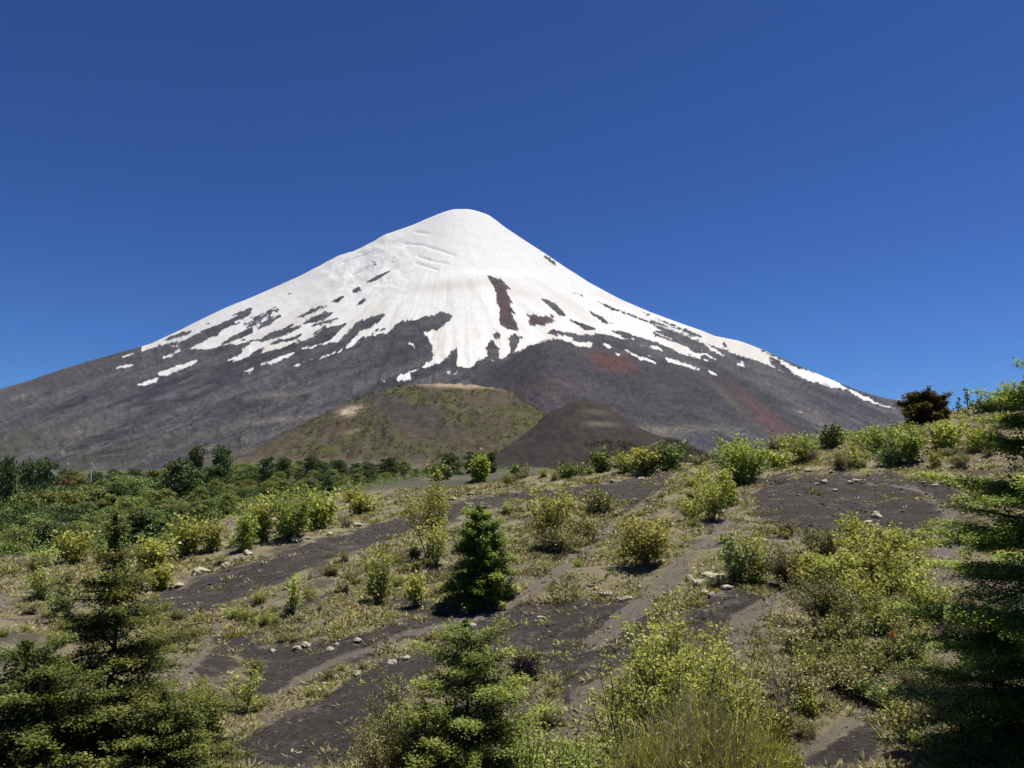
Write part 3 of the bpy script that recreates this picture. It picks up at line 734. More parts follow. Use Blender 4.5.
def beech(h, R, seed, ls=0.04, tier=0.28, nb=4, gap=0.0, flat=1.0, clear=0.06, lean=(0, 0), fill=1.0, power=0.75, jit=0.24):
    """layered southern beech: trunk with limbs, and flat sprays of small leaves"""
    r = np.random.default_rng(seed); tb = Bag(); lb = Bag()
    k = 12; zs = np.linspace(0, h, k)
    wob = np.cumsum(r.normal(0, 0.012 * h, (k, 2)), 0) + np.outer(np.linspace(0, 1, k), lean) * h
    wob[0] = 0
    tp = np.column_stack([wob, zs]); tb.tube(tp, np.linspace(0.011 * h + 0.015, 0.006, k), 7)
    az = r.uniform(0, 6.28)
    nt = max(6, int(h / tier))
    for i in range(nt):
        t0 = clear + (1 - clear) * (i + r.uniform(-jit, jit)) / nt
        for b in range(nb if t0 < 0.9 else 4):
            if r.random() < gap: continue
            t = min(max(t0 + r.normal(0, (0.10 if jit < 0.4 else 0.17) * tier / h), clear), 0.985)
            rr = R * (max(1 - t, 0.02) ** power) * (0.75 + 0.25 * min(1, (t - clear) / 0.12 + 0.3))
            az += 2.4 + r.uniform(-0.5, 0.5)
            ln = max(rr * r.uniform(0.55, 1.12), 0.10)
            p0 = np.array([np.interp(t * h, zs, tp[:, 0]), np.interp(t * h, zs, tp[:, 1]), t * h])
            el = (0.10 + 0.55 * t ** 2) * flat + r.uniform(-0.16, 0.20)
            m = 7; q = np.linspace(0, 1, m)
            dirh = np.array([math.cos(az), math.sin(az), 0]); side = np.array([-math.sin(az), math.cos(az), 0])
            bend = r.uniform(-0.18, 0.18)
            pts = p0 + np.outer(q * ln, dirh) + np.outer(q ** 2 * ln * bend, side)
            pts[:, 2] += ln * (el * q - 0.16 * q ** 2 * (1 - t))
            tb.tube(pts, np.linspace(0.012 * ln + 0.006, 0.003, m), 4)
            nw = max(5, int(ln / 0.075))
            tone = r.uniform(-0.12, 0.12)
            qs = np.linspace(0.16, 1.0, nw)
            for j, qq in enumerate(qs):
                c = np.array([np.interp(qq, q, pts[:, a]) for a in range(3)])
                tl = (0.10 + 0.36 * ln * (1.05 - qq) + 0.05 * r.random()) * r.uniform(0.6, 1.15)
                if r.random() < 0.10: continue
                sgn = 1 if j % 2 else -1
                if qq > 0.97: td = dirh + 0.1 * r.normal(size=3)
                else: td = dirh * 0.75 + side * sgn * r.uniform(0.6, 1.1) + np.array([0, 0, r.uniform(-0.10, 0.16)])
                td = unit(td)
                n = max(8, int(tl / (ls * 0.085)))
                s = r.uniform(0.05, 1, n) * tl
                tw = np.cross(td, (0, 0, 1)); tw = unit(tw)
                P = c + s[:, None] * td + tw * r.normal(0, 0.8 * ls + 0.12 * tl, (n, 1))
                P[:, 2] += r.normal(0, 0.6 * ls + 0.012, n) - 0.05 * (s / tl) ** 2 * tl
                D = unit(td + r.normal(0, 0.7, (n, 3)) * np.array([1, 1, 0.35]))
                N = unit(np.array([0.08, 0.05, 1.0]) + r.normal(0, 0.33, (n, 3)))
                lb.leaves(P, D, N, ls * r.uniform(0.8, 1.4, n), ls * 0.8 * r.uniform(0.7, 1.2, n), np.clip(0.50 + tone + 0.45 * (qq - 0.5) + r.normal(0, 0.16, n), 0, 1))  # sunlit tips painted into the tint, brighter toward each branch end
    # leaves close round the stem
    n = int(900 * h * R * fill)
    if n:
        t = clear + (1 - clear) * r.random(n) ** 1.2; rad_ = R * (1 - t) ** power * 0.40 * np.sqrt(r.random(n)); a = r.uniform(0, 6.28, n)
        P = np.column_stack([np.interp(t * h, zs, tp[:, 0]) + rad_ * np.cos(a), np.interp(t * h, zs, tp[:, 1]) + rad_ * np.sin(a), t * h])
        lb.leaves(P, r.normal(size=(n, 3)), unit(np.array([0, 0, 1.0]) + r.normal(0, 0.5, (n, 3))), ls * r.uniform(0.9, 1.6, n), ls * r.uniform(0.7, 1.2, n), np.clip(r.normal(0.35, 0.15, n), 0, 1))
    # leader
    n = 60; P = np.column_stack([r.normal(0, 0.03, n), r.normal(0, 0.03, n), h * r.uniform(0.9, 1.0, n)]) + np.array([tp[-1, 0], tp[-1, 1], 0])
    lb.leaves(P, r.normal(size=(n, 3)), r.normal(size=(n, 3)), np.full(n, ls), np.full(n, ls * 0.6), r.uniform(0.3, 0.8, n))
    return tb.mesh('trunk', True), lb.mesh('crown')


def leafy(h, R, seed, ls=0.06, ns=7, dens=1.0, up=0.9, low=0.18, clump=0.0):
    """broad-leaved shrub: several rising stems with twigs and round leaves"""
    r = np.random.default_rng(seed); tb = Bag(); lb = Bag()
    for i in range(ns):
        a = i * 2.4 + r.uniform(-0.6, 0.6); out = R * math.sqrt(r.uniform(0.02, 1)) * 0.8
        hh = h * r.uniform(0.62, 1.0) * (1 - 0.25 * (out / R) ** 2)
        m = 8; q = np.linspace(0, 1, m)
        pts = np.column_stack([math.cos(a) * out * q ** 0.8, math.sin(a) * out * q ** 0.8, hh * q]) + np.cumsum(r.normal(0, 0.018 * h, (m, 3)), 0) * np.array([1, 1, 0.2])
        pts[0] = (r.normal(0, 0.04 * R), r.normal(0, 0.04 * R), 0)
        tb.tube(pts, np.linspace(0.010 * h + 0.006, 0.003, m), 5)
        nt = int(16 * dens * max(1, h / 1.8))
        tone = r.uniform(-0.14, 0.14)
        for j in range(nt):
            qq = low + (1 - low) * (j + r.random()) / nt
            c = np.array([np.interp(qq, q, pts[:, k]) for k in range(3)])
            b = r.uniform(0, 6.28)
            tl = R * r.uniform(0.22, 0.5) * (1.15 - 0.65 * qq)
            td = unit(np.array([math.cos(b), math.sin(b), up * r.uniform(0.15, 1.3)]))
            mm = 4; tq = np.linspace(0, 1, mm)
            tp = c + np.outer(tq * tl, td) + np.outer(tq ** 2, (0, 0, 0.12 * tl))
            tb.tube(tp, np.linspace(0.006, 0.002, mm), 3)
            n = max(5, int(dens * tl / (ls * 0.30)))
            s = r.uniform(0.12, 1.05, n) ** 0.8
            P = c + np.outer(s * tl, td) + r.normal(0, ls * 0.75, (n, 3))
            D = unit(td + r.normal(0, 0.9, (n, 3)))
            N = unit(np.array([0.1, -0.1, 0.9]) + r.normal(0, 0.75, (n, 3)))
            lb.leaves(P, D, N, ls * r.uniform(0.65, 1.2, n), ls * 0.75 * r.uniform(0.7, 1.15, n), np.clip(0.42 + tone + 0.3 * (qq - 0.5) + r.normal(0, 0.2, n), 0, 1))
    return tb.mesh('stem', True), lb.mesh('foliage')


def scrub(h, R, seed, ls=0.03, n_st=26, dens=1.0):
    """fine twiggy bush"""
    r = np.random.default_rng(seed); tb = Bag(); lb = Bag()
    for i in range(n_st):
        a = r.uniform(0, 6.28); spread = r.uniform(0.0, 1.0) ** 0.7
        hh = h * r.uniform(0.6, 1.0) * math.sqrt(1 - 0.55 * spread ** 2)
        m = 6; q = np.linspace(0, 1, m)
        pts = np.column_stack([math.cos(a) * R * spread * q, math.sin(a) * R * spread * q, hh * q ** 0.9]) + np.cumsum(r.normal(0, 0.02 * h, (m, 3)), 0)
        pts[0] = (0.1 * R * math.cos(a), 0.1 * R * math.sin(a), -0.02)
        tb.tube(pts, np.linspace(0.007, 0.002, m), 3)
        tone = r.uniform(-0.2, 0.2)
        for j in range(int(14 * dens)):
            qq = r.uniform(0.15, 1.0); c = np.array([np.interp(qq, q, pts[:, k]) for k in range(3)])
            tl = R * r.uniform(0.12, 0.34); td = unit(np.array([r.normal(), r.normal(), 0.9 + 0.5 * r.normal()]))
            tb.tube(c + np.outer(np.linspace(0, 1, 3) * tl, td), (0.004, 0.003, 0.0015), 3)
            n = int(max(6, tl / (ls * 0.22)))
            s = r.random(n)
            P = c + np.outer(s * tl, td) + r.normal(0, ls * 0.9, (n, 3))
            lb.leaves(P, unit(td + r.normal(0, 0.7, (n, 3))), unit(r.normal(0, 0.8, (n, 3)) + np.array([0, 0, 0.8])), ls * r.uniform(0.7, 1.3, n), ls * 0.5 * r.uniform(0.7, 1.2, n), np.clip(0.45 + tone + 0.2 * (qq - 0.5) + r.normal(0, 0.17, n), 0, 1))
    return tb.mesh('stem', True), lb.mesh('foliage')


def broom(h, R, seed, n=1500, w=0.007, nl=7):
    """upright thin-stemmed broom bush"""
    r = np.random.default_rng(seed); tb = Bag(); lb = Bag()
    for i in range(n):
        a = r.uniform(0, 6.28); d = math.sqrt(r.random())
        hh = h * r.uniform(0.55, 1.0) * (1 - 0.45 * d ** 2)
        x0, y0 = R * 0.55 * d * math.cos(a), R * 0.55 * d * math.sin(a)
        x1, y1 = R * d * math.cos(a) + r.normal(0, 0.05), R * d * math.sin(a) + r.normal(0, 0.05)
        q = np.array([0, 0.5, 1.0]); pts = np.column_stack([x0 + (x1 - x0) * q, y0 + (y1 - y0) * q, hh * (0.1 + 0.9 * q)])
        if i % 3 == 0: tb.tube(pts, (0.006, 0.004, 0.002), 3)
        m = nl; s = r.uniform(0.3, 1.0, m)
        P = np.column_stack([np.interp(s, q, pts[:, k]) for k in range(3)]) + r.normal(0, 0.015, (m, 3))
        D = unit(np.array([x1 - x0, y1 - y0, hh]) / h + r.normal(0, 0.28, (m, 3)))
        lb.leaves(P, D, r.normal(size=(m, 3)), r.uniform(0.06, 0.15, m), np.full(m, w * 2.0), np.clip(0.30 + 0.35 * s + r.normal(0, 0.2, m), 0, 1))
    return tb.mesh('stem', True), lb.mesh('foliage')


def crowntree(h, R, seed, ls=0.4, n=900, lobes=11, low=0.12, conical=0.0):
    """distant tree or bush: leaf clumps heaped over a short trunk"""
    r = np.random.default_rng(seed); tb = Bag(); lb = Bag()
    tp = np.column_stack([np.cumsum(r.normal(0, 0.01 * h, 6)), np.cumsum(r.normal(0, 0.01 * h, 6)), np.linspace(-0.4, h * 0.8, 6)])
    tb.tube(tp, np.linspace(0.03 * h, 0.01, 6), 5)
    for i in range(lobes):
        zz = low + (0.92 - low) * (i + r.random()) / lobes
        wide = R * (math.sin(math.pi * min(1, 0.18 + 0.78 * zz)) ** 0.8 * (1 - conical) + conical * (1 - zz))
        a = i * 2.4 + r.uniform(-0.5, 0.5); d = wide * r.uniform(0.15, 0.7)
        c = np.array([d * math.cos(a), d * math.sin(a), zz * h])
        tb.tube(np.array([[0, 0, zz * h * 0.7], c * np.array([.6, .6, .93]), c]), (0.012 * h, 0.008 * h, 0.003 * h), 4)
        m = n // lobes; lr = R * r.uniform(0.32, 0.55)
        dd = unit(r.normal(size=(m, 3))); dd[:, 2] = np.abs(dd[:, 2]) * 0.9 - 0.25
        P = c + dd * lr * (r.uniform(0.25, 1.05, (m, 1)) ** 0.6) * np.array([1, 1, 0.75])
        N = unit(dd + r.normal(0, 0.6, (m, 3))); D = r.normal(size=(m, 3))
        tone = r.uniform(-0.18, 0.18)
        lb.leaves(P, D, N, ls * r.uniform(0.6, 1.3, m), ls * 0.7 * r.uniform(0.6, 1.2, m), np.clip(0.45 + tone + r.normal(0, 0.18, m), 0, 1))
    return tb.mesh('trunk', True), lb.mesh('crown')


def plant(name, meshes, mats, parts, loc, label, cat, group=None, rz=0.0, sc=(1, 1, 1)):
    e = empty(name, loc, label, cat, group)
    e.rotation_euler.z = rz; e.scale = sc
    obj(parts[0], meshes[0], mats[0], e); obj(parts[1], meshes[1], mats[1], e)
    return e


def spot(px, top, base=None, y=None):
    """foot point and height of a plant from where it stands in the photo"""
    if y is None:
        hxy = hit(px, base)
        if hxy is None: hxy = (float(ray(px, base)[0]) * 88, 88.0)
        x, y = hxy
    else:
        x = float(ray(px, base if base is not None else 620)[0]) * y
    z = float(groundz(x, y)[0])
    h = float(ray(px, top)[1]) * y - z
    return x, y, z, max(h, 0.25)


# ------------------------------------------------------------------ individual trees and shrubs
TREE = ('trunk', 'crown'); SHRUB = ('stem', 'foliage')


def put_beech(px, top, base, y, wpx, label, seed, mat='beech', **kw):
    x, y, z, h = spot(px, top, base, y)
    R = wpx * 0.5 * y / F
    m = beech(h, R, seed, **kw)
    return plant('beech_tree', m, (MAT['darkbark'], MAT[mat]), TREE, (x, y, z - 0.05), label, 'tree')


put_beech(1062, 345, 620, 12.0, 360, 'tall dark layered beech rising at the right edge above the ridge', 3, mat='beech_lifted', ls=0.046, tier=0.45, nb=15, flat=0.45, jit=0.5, clear=0.02, power=0.62, fill=0.4)
put_beech(114, 512, 640, 15.0, 290, 'open crowned dark beech with bare leader, tallest on the left', 5, mat='beech_deep', ls=0.048, tier=0.42, nb=10, gap=0.24, fill=0.35, clear=0.02, lean=(0.01, 0), power=1.15, jit=0.4)
put_beech(15, 640, 700, 13.0, 200, 'dense dark beech spreading across the bottom left corner', 6, mat='beech_deep', ls=0.048, tier=0.36, nb=8, gap=0.1, fill=0.8, clear=0.02, power=0.5)
put_beech(168, 690, 730, 13.5, 130, 'low dark beech right of the open crowned one, at bottom', 8, mat='beech_deep', ls=0.048, tier=0.36, nb=8, gap=0.1, fill=0.8, clear=0.02, power=0.5)
put_beech(474, 620, 700, 14.0, 200, 'feathery green beech at bottom centre with pale twigs', 9, ls=0.048, tier=0.38, nb=10, gap=0.14, fill=0.7, clear=0.02, power=0.6)
put_beech(425, 700, 740, 13.0, 110, 'low green beech bush left of the feathery one at bottom', 12, ls=0.048, tier=0.34, nb=7, gap=0.15, fill=0.6, clear=0.02, power=0.45)
put_beech(483, 505, 602, None, 84, 'compact dark cone shaped beech alone beside the path', 10, ls=0.095, tier=0.40, nb=12, clear=0.05, power=0.52, fill=0.5)
put_beech(926, 395, 436, 86, 62, 'brownish dark beech on the ridge crest at right', 14, mat='beech_brown', ls=0.26, tier=0.8, nb=12, fill=0.10, clear=0.05, power=0.40)
put_beech(965, 700, 740, 11.5, 120, 'shaded low beech under the tall right edge tree', 15, ls=0.038, tier=0.28, nb=4, gap=0.15, clear=0.02, power=0.5)


def put_leafy(px, top, base, y, wpx, label, seed, mat='broad', cat='shrub', group=None, ls=None, bark='bark', **kw):
    x, y, z, h = spot(px, top, base, y)
    R = wpx * 0.5 * y / F
    if ls is None: ls = max(0.05, (2.7 + 1.7 * ((seed * 37) % 11) / 10.0) * y / F)
    m = leafy(h, R, seed, ls=ls, **kw)
    return plant('shrub' if cat == 'shrub' else 'sapling', m, (MAT[bark], MAT[mat]), SHRUB, (x, y, z - 0.03), label, cat, group)


# right of the dark lone beech and on the middle slope
put_leafy(428, 464, 560, None, 74, 'tall slender sapling with bushy yellow-green head above dark band', 121, cat='sapling', ns=6, low=0.45)
put_leafy(436, 512, 566, None, 42, 'bushy green shrub at the foot of the slender sapling', 22, ns=7)
put_leafy(552, 474, 548, None, 54, 'upright green sapling right of the lone cone shaped beech', 23, cat='sapling', ns=9, low=0.1)
put_leafy(646, 506, 566, None, 72, 'wide rounded yellow-green shrub in the middle beside the dark track', 24, ns=11, low=0.08, up=0.6)
put_leafy(376, 546, 603, None, 46, 'light green shrub on the slope left of the lone beech', 25, mat='bright', ns=9, low=0.08)
put_leafy(291, 572, 614, None, 30, 'narrow pointed green sapling on the slope left of centre', 26, mat='bright', cat='sapling', ns=4, low=0.15)
put_leafy(416, 572, 607, None, 22, 'small dark-based bush just left of the lone beech', 27, ns=5)
put_leafy(243, 657, 716, None, 36, 'upright yellow-green shrub beside the start of left path', 28, ns=7, low=0.1)
put_leafy(203, 698, 742, None, 50, 'round yellow-green bush at the right foot of the left beeches', 29, ns=9, low=0.08)
put_leafy(757, 532, 584, None, 46, 'yellow-green half of the dense bush above the pale rocks', 31, ns=8, low=0.08)
put_leafy(735, 530, 584, None, 36, 'dark green half of the dense bush above the pale rocks', 32, mat='wood_green', ns=8, low=0.05)
put_leafy(712, 462, 522, None, 54, 'sparse yellow-green shrub between the two cinder patches', 33, ns=8, low=0.15)
put_leafy(742, 436, 484, None, 68, 'broad bright shrub on the rise left of right cinder patch', 34, mat='bright', ns=12, low=0.05)
put_leafy(726, 482, 507, None, 24, 'small dark green bush below the broad bright shrub', 35, mat='bright', ns=6)
put_leafy(690, 492, 520, None, 44, 'low sparse shrub beside the dark track near centre right', 36, ns=7)
put_leafy(598, 488, 512, None, 40, 'low olive shrub beside the top of the dark track', 37, mat='scrub', ns=7)
put_leafy(585, 560, 600, None, 1, 'x', 38) if False else None
# on the rise behind the dark band
for i, (px, top, base, w, lab, mt) in enumerate([
    (602, 447, 473, 28, 'pointed dark green bush at the left end of ridge row', 'wood_green'), (628, 448, 472, 44, 'light green bush in the row above the dark track', 'bright'), (668, 434, 462, 38, 'dark green bush at the right end of ridge row', 'wood_green'),
    (645, 440, 465, 34, 'olive bush between two green ones on the low ridge', 'broad'), (480, 452, 482, 26, 'yellow-green bush behind the dark band near the centre', 'bright'), (568, 461, 477, 44, 'low dark hedge-like bush below the small cinder cone', 'wood_green'),
    (518, 462, 478, 30, 'low green bush below the gap between the hills', 'wood_green'), (440, 462, 480, 30, 'small green bush behind the slender sapling', 'wood_green'), (360, 494, 514, 32, 'yellow-green bush left of the slender sapling', 'broad'), (352, 484, 502, 24, 'small pale green bush before the wood edge', 'broad')]):
    put_leafy(px, top + 2 + (i * 3) % 4, base, None, w * (0.8 + 0.1 * ((i * 7) % 4)), lab, 60 + i, mat=mt, ns=7, low=0.05, dens=0.85)
for i, (px, top, base, w, lab, mt) in enumerate([
    (262, 488, 542, 46, 'leftmost yellow-green shrub of the clump above the dark band', 'broad'), (290, 484, 538, 52, 'tall middle shrub of the clump above the dark band', 'bright'), (318, 488, 530, 46, 'right hand shrub of the clump above the dark band', 'broad'), (245, 503, 550, 36, 'low shrub at the left foot of the clump above dark band', 'bright'),
    (185, 512, 556, 44, 'feathery yellow-green shrub between the wood and left beech', 'broad'), (152, 532, 574, 46, 'bushy yellow-green shrub right of the left beech leader', 'broad'), (210, 520, 552, 34, 'pale green shrub left of the clump above dark band', 'broad'), (70, 530, 566, 40, 'yellow-green bush left of the beech leader by the wood', 'broad'),
    (40, 560, 600, 40, 'loose green bush on the left slope below the wood', 'bright'), (62, 575, 622, 40, 'dark loose bush left of the open crowned beech', 'wood_green'), (160, 562, 590, 26, 'small green bush at the left end of dark band', 'broad')]):
    put_leafy(px, top, base, None, w, lab, 80 + i, mat=mt, ns=8, low=0.06)
# ridge at right
for i, (px, top, base, w, lab, mt) in enumerate([
    (802, 426, 462, 54, 'bright green shrub on the ridge left of small dark bush', 'bright'), (832, 422, 446, 28, 'small dark bush on the ridge top against the volcano', 'wood_dark'), (872, 417, 452, 58, 'wide light green shrub on the ridge left of brown beech', 'bright'), (910, 418, 462, 46, 'yellow-green shrub in front of the brownish ridge beech', 'bright'),
    (946, 412, 450, 46, 'olive shrub right of the brownish ridge beech', 'broad'), (978, 420, 452, 44, 'green bush on the rise below the right skyline', 'broad'), (985, 394, 412, 40, 'dark scrub on the right skyline left of the tall tree', 'wood_green'), (1012, 390, 412, 40, 'dark scrub on the right skyline behind the tall tree', 'wood_green'),
    (850, 440, 468, 36, 'small light green bush above the right cinder patch', 'broad'), (778, 448, 470, 36, 'small pale bush at the left end of the right ridge', 'broad'), (935, 446, 468, 34, 'low pale green bush above the end of cinder patch', 'broad'), (890, 440, 466, 28, 'narrow dark-footed bush above the right cinder patch', 'wood_green')]):
    put_leafy(px, top + (i * 5) % 4 + 3, base, None, w * (0.75 + 0.3 * ((i * 7) % 5) / 4), lab, 100 + i, mat=mt, ns=6 + (i * 3) % 6, low=0.04, dens=0.85)
x, y, z, h = spot(968, 387, 410)
plant('sapling', crowntree(h, h * 0.22, 131, 0.22, 160, 7, 0.1, 0.9), (MAT['darkbark'], MAT['wood_green']), TREE, (x, y, z), 'thin pointed sapling alone on the right skyline', 'sapling')
x, y, z, h = spot(959, 397, 413)
plant('sapling', crowntree(h, h * 0.3, 132, 0.2, 110, 6, 0.1, 0.7), (MAT['darkbark'], MAT['wood_green']), TREE, (x, y, z), 'short stubby sapling just left of the thin skyline one', 'sapling')

# lower right thicket and the bottom row
put_leafy(885, 535, 640, 24, 74, 'tall yellow-green shrub at the heart of lower right thicket', 41, ns=12, low=0.1)
put_leafy(915, 548, 640, 22.5, 56, 'yellow-green shrub next to the tall dark right tree', 42, ns=10, low=0.1)
put_leafy(845, 548, 640, 24, 66, 'olive leaved shrub on the left of lower right thicket', 43, ns=11, low=0.1)
put_leafy(883, 585, 650, 20.5, 66, 'bright green bush in the middle of lower right thicket', 44, mat='bright', ns=11, low=0.05)
put_leafy(800, 560, 620, 25, 44, 'thin sparse shrub between the pale rocks and the thicket', 45, ns=6, dens=0.7)
put_leafy(855, 515, 545, None, 34, 'small sparse shrub at lower edge of right cinder patch', 46, ns=6)
put_leafy(915, 600, 680, 19.0, 60, 'sparse olive shrub at lower right of the thicket', 47, mat='broad', ns=8, dens=0.8)
put_leafy(668, 598, 690, 13.5, 120, 'large round leaved shrub in front at lower centre right', 48, ns=20, low=0.10, dens=1.2, ls=0.066)
put_leafy(625, 640, 720, 13.0, 80, 'leafy bush left below the large round leaved shrub', 49, ns=9, low=0.1, ls=0.06)
put_leafy(735, 660, 720, 13.6, 80, 'leafy bush right below the large round leaved shrub', 50, ns=9, low=0.1, ls=0.06)
put_leafy(575, 716, 760, 12.0, 84, 'bright yellow-green bush at the bottom edge right of centre', 51, mat='bright', ns=11, low=0.05, ls=0.055)
put_leafy(530, 700, 750, 12.5, 56, 'light green bush between bottom centre beech and bright bush', 52, mat='bright', ns=9, low=0.05, ls=0.05)
put_leafy(905, 690, 750, 14.0, 70, 'pale round leaved bush before the shaded beech at lower right', 53, ns=8, low=0.05, dens=0.7, ls=0.075)
put_leafy(790, 735, 765, 12.2, 40, 'low green bush at bottom edge right of broom', 54, mat='bright', ns=6, ls=0.05)
put_leafy(880, 675, 720, 16.5, 60, 'dark leafy bush below the middle of the thicket', 55, mat='wood_green', ns=9, ls=0.06)
put_leafy(800, 668, 720, 16.0, 80, 'grey green bush around the bare pale stems', 56, mat='herb', ns=10, ls=0.06)
put_leafy(838, 655, 700, 17.5, 76, 'low olive bush under the dark twiggy one', 57, mat='broad', ns=10, ls=0.06, up=0.5)


for i, (px, top, y, w, lab, mt) in enumerate([
    (868, 522, 26, 60, 'tallest loose yellow-green shrub at the back of the thicket', 'broad'), (820, 552, 25.5, 54, 'yellow-green shrub at the left back of the thicket', 'broad'), (902, 522, 26, 56, 'loose shrub at the right back of the thicket', 'broad'),
    (930, 570, 21, 50, 'yellow-green shrub touching the tall right beech', 'broad'), (865, 570, 22, 62, 'olive green shrub in the middle rank of the thicket', 'broad'), (845, 610, 19.5, 60, 'olive shrub beside the dark twiggy bush', 'wood_olive'),
    (900, 632, 18.5, 64, 'olive shrub below the red flower', 'wood_olive'), (815, 640, 18.5, 60, 'grey-olive bush at the left foot of the thicket', 'wood_olive'), (862, 640, 18.2, 70, 'dark olive bush at the front of the thicket', 'wood_olive'), (765, 690, 14.5, 60, 'yellow-green bush left of the bare pale stems', 'broad'),
    (715, 620, 14.5, 66, 'tall loose shrub with pale leaves right of the round leaved one', 'broad'), (640, 612, 14.5, 70, 'loose topped shrub left of the round leaved one', 'broad'), (600, 735, 11.6, 70, 'light green bush left of the small broom', 'bright'), (555, 740, 11.4, 60, 'bright bush at bottom edge nearest to beech', 'bright')]):
    put_leafy(px, top, 640, y, w, lab, 400 + i, mat=mt, ns=12, low=0.06, ls=max(0.055, 3.4 * y / F))


def put_scrub(px, top, base, y, wpx, label, seed, mat='scrub', ls=None, bark='darkbark', **kw):
    x, y, z, h = spot(px, top, base, y)
    m = scrub(h, wpx * 0.5 * y / F, seed, ls=ls or max(0.03, 2.6 * y / F), **kw)
    return plant('shrub', m, (MAT[bark], MAT[mat]), SHRUB, (x, y, z - 0.03), label, 'shrub')


put_scrub(828, 572, 665, 21, 84, 'dark brown twiggy bush in front of the thicket', 61, n_st=40)
put_scrub(393, 664, 740, 14.5, 64, 'brownish olive twiggy bush left of bottom centre beech', 62, n_st=34)
put_scrub(378, 715, 760, 13.5, 70, 'low grey brown twiggy bush at bottom left of centre', 63, n_st=30)
put_scrub(785, 545, 585, None, 44, 'grey twiggy bush right of the dense two-tone bush', 64)
put_scrub(822, 530, 560, None, 60, 'low dark twiggy bush along lower edge of right cinder patch', 65)
put_scrub(580, 515, 545, None, 40, 'greyish brush beside the upright sapling near centre', 66)
put_scrub(560, 528, 552, None, 56, 'low green brush at the foot of upright central sapling', 67, mat='herb')
put_scrub(528, 648, 668, None, 34, 'brown topped tuft over the black hollow near the path', 68)
put_scrub(525, 657, 680, None, 30, 'black burnt bush stump near bottom centre', 69, mat='burnt', n_st=30)
put_scrub(940, 655, 700, 15, 60, 'dark twiggy bush in the shade of the tall right tree', 70)
put_scrub(676, 735, 765, None, 16, 'tiny dark bush', 71) if False else None
put_scrub(561, 724, 735, None, 1, 'x', 72) if False else None

x, y, z, h = spot(700, 676, 740, 11.2)
plant('shrub', broom(h, 1.15, 75, 1900), (MAT['palebark'], MAT['broom']), SHRUB, (x, y, z), 'fine stemmed yellow broom bush at the bottom right of centre', 'shrub')
x, y, z, h = spot(640, 715, 750, 11.0)
plant('shrub', broom(h, 0.6, 76, 700), (MAT['palebark'], MAT['broom']), SHRUB, (x, y, z), 'small broom bush at the left foot of the larger one', 'shrub')
x, y, z, h = spot(760, 712, 750, 12.0)
plant('shrub', broom(h, 0.6, 77, 700), (MAT['palebark'], MAT['broom']), SHRUB, (x, y, z), 'small broom bush at the right foot of the larger one', 'shrub')

# bare pale stems
x, y, z, h = spot(785, 635, 720, 14.5)
bb = Bag(); rr = np.random.default_rng(5)
for i in range(9):
    m = 7; q = np.linspace(0, 1, m); a = rr.uniform(0, 6.28); hh = h * rr.uniform(0.55, 1)
    pts = np.column_stack([math.cos(a) * 0.35 * q, math.sin(a) * 0.3 * q, hh * q]) + np.cumsum(rr.normal(0, 0.02, (m, 3)), 0)
    bb.tube(pts, np.linspace(0.016, 0.004, m), 5)
    for j in range(9):
        k = rr.integers(2, 6); td = unit(np.array([rr.normal(), rr.normal(), 1.0]))
        bb.tube(pts[k] + np.outer(np.linspace(0, 1, 3) * rr.uniform(0.15, 0.4), td), (0.006, 0.004, 0.002), 3)
o = obj('dead_shrub', bb.mesh('dead_shrub', True), MAT['palebark']); o.location = (x, y, z - 0.05)
tag(o, 'bare pale dead stems standing among the lower right bushes', 'dead shrub')

# the red flower in the thicket
x = float(ray(892, 634)[0]) * 17.6; z = float(ray(892, 634)[1]) * 17.6; gz = float(groundz(x, 17.6)[0])
e = empty('flowering_plant', (x, 17.6, gz), 'red flowered plant in the thicket beside the tall tree', 'flower')
sb = Bag(); sb.tube([(0, 0, 0), (0.03, 0, (z - gz) * 0.5), (0, 0, z - gz)], (0.012, 0.009, 0.006), 5)
obj('stem', sb.mesh('stem'), MAT['bark'], e)
fb = Bag(); n = 46; rr = np.random.default_rng(8); d = unit(rr.normal(size=(n, 3)))
fb.leaves(np.array([0, 0, z - gz]) + d * 0.02, d, unit(rr.normal(size=(n, 3))), np.full(n, 0.065), np.full(n, 0.04), rr.random(n))
obj('blossom', fb.mesh('blossom'), MAT['red'], e)

# ------------------------------------------------------------------ small shrubs copied over the slopes
VAR = {}
for kname, mt in (('broad', 'broad'), ('bright', 'bright'), ('herb', 'herb'), ('scrub', 'scrub')):
    lst = []
    for s in range(3):
        e = bpy.data.objects.new('shrub', None); link(e)
        if kname == 'scrub': m = scrub(1.0, 0.75, 300 + s, ls=0.075, n_st=18)
        else: m = leafy(1.0, 0.6, 310 + s + 7 * len(mt), ls=0.085, ns=7, low=0.05, up=0.6)
        obj('stem', m[0], MAT['bark'], e); obj('foliage', m[1], MAT[mt], e)
        lst.append([e, False])
    VAR[kname] = lst


def put_small(px, base, hpx, wpx, kind, label, group):
    hxy = hit(px, base)
    if hxy is None or hxy[1] > 140: return None
    x, y = hxy; z = float(groundz(x, y)[0])
    slot = VAR[kind][random.randrange(3)]
    if slot[1]: e = copy_tree(slot[0])
    else: e = slot[0]; slot[1] = True
    h = hpx * y / F; w = wpx * y / F / 1.25
    e.location = (x, y, z - 0.04); e.scale = (w, w, h); e.rotation_euler.z = random.uniform(0, 6.28)
    tag(e, label, 'shrub', group)
    return e


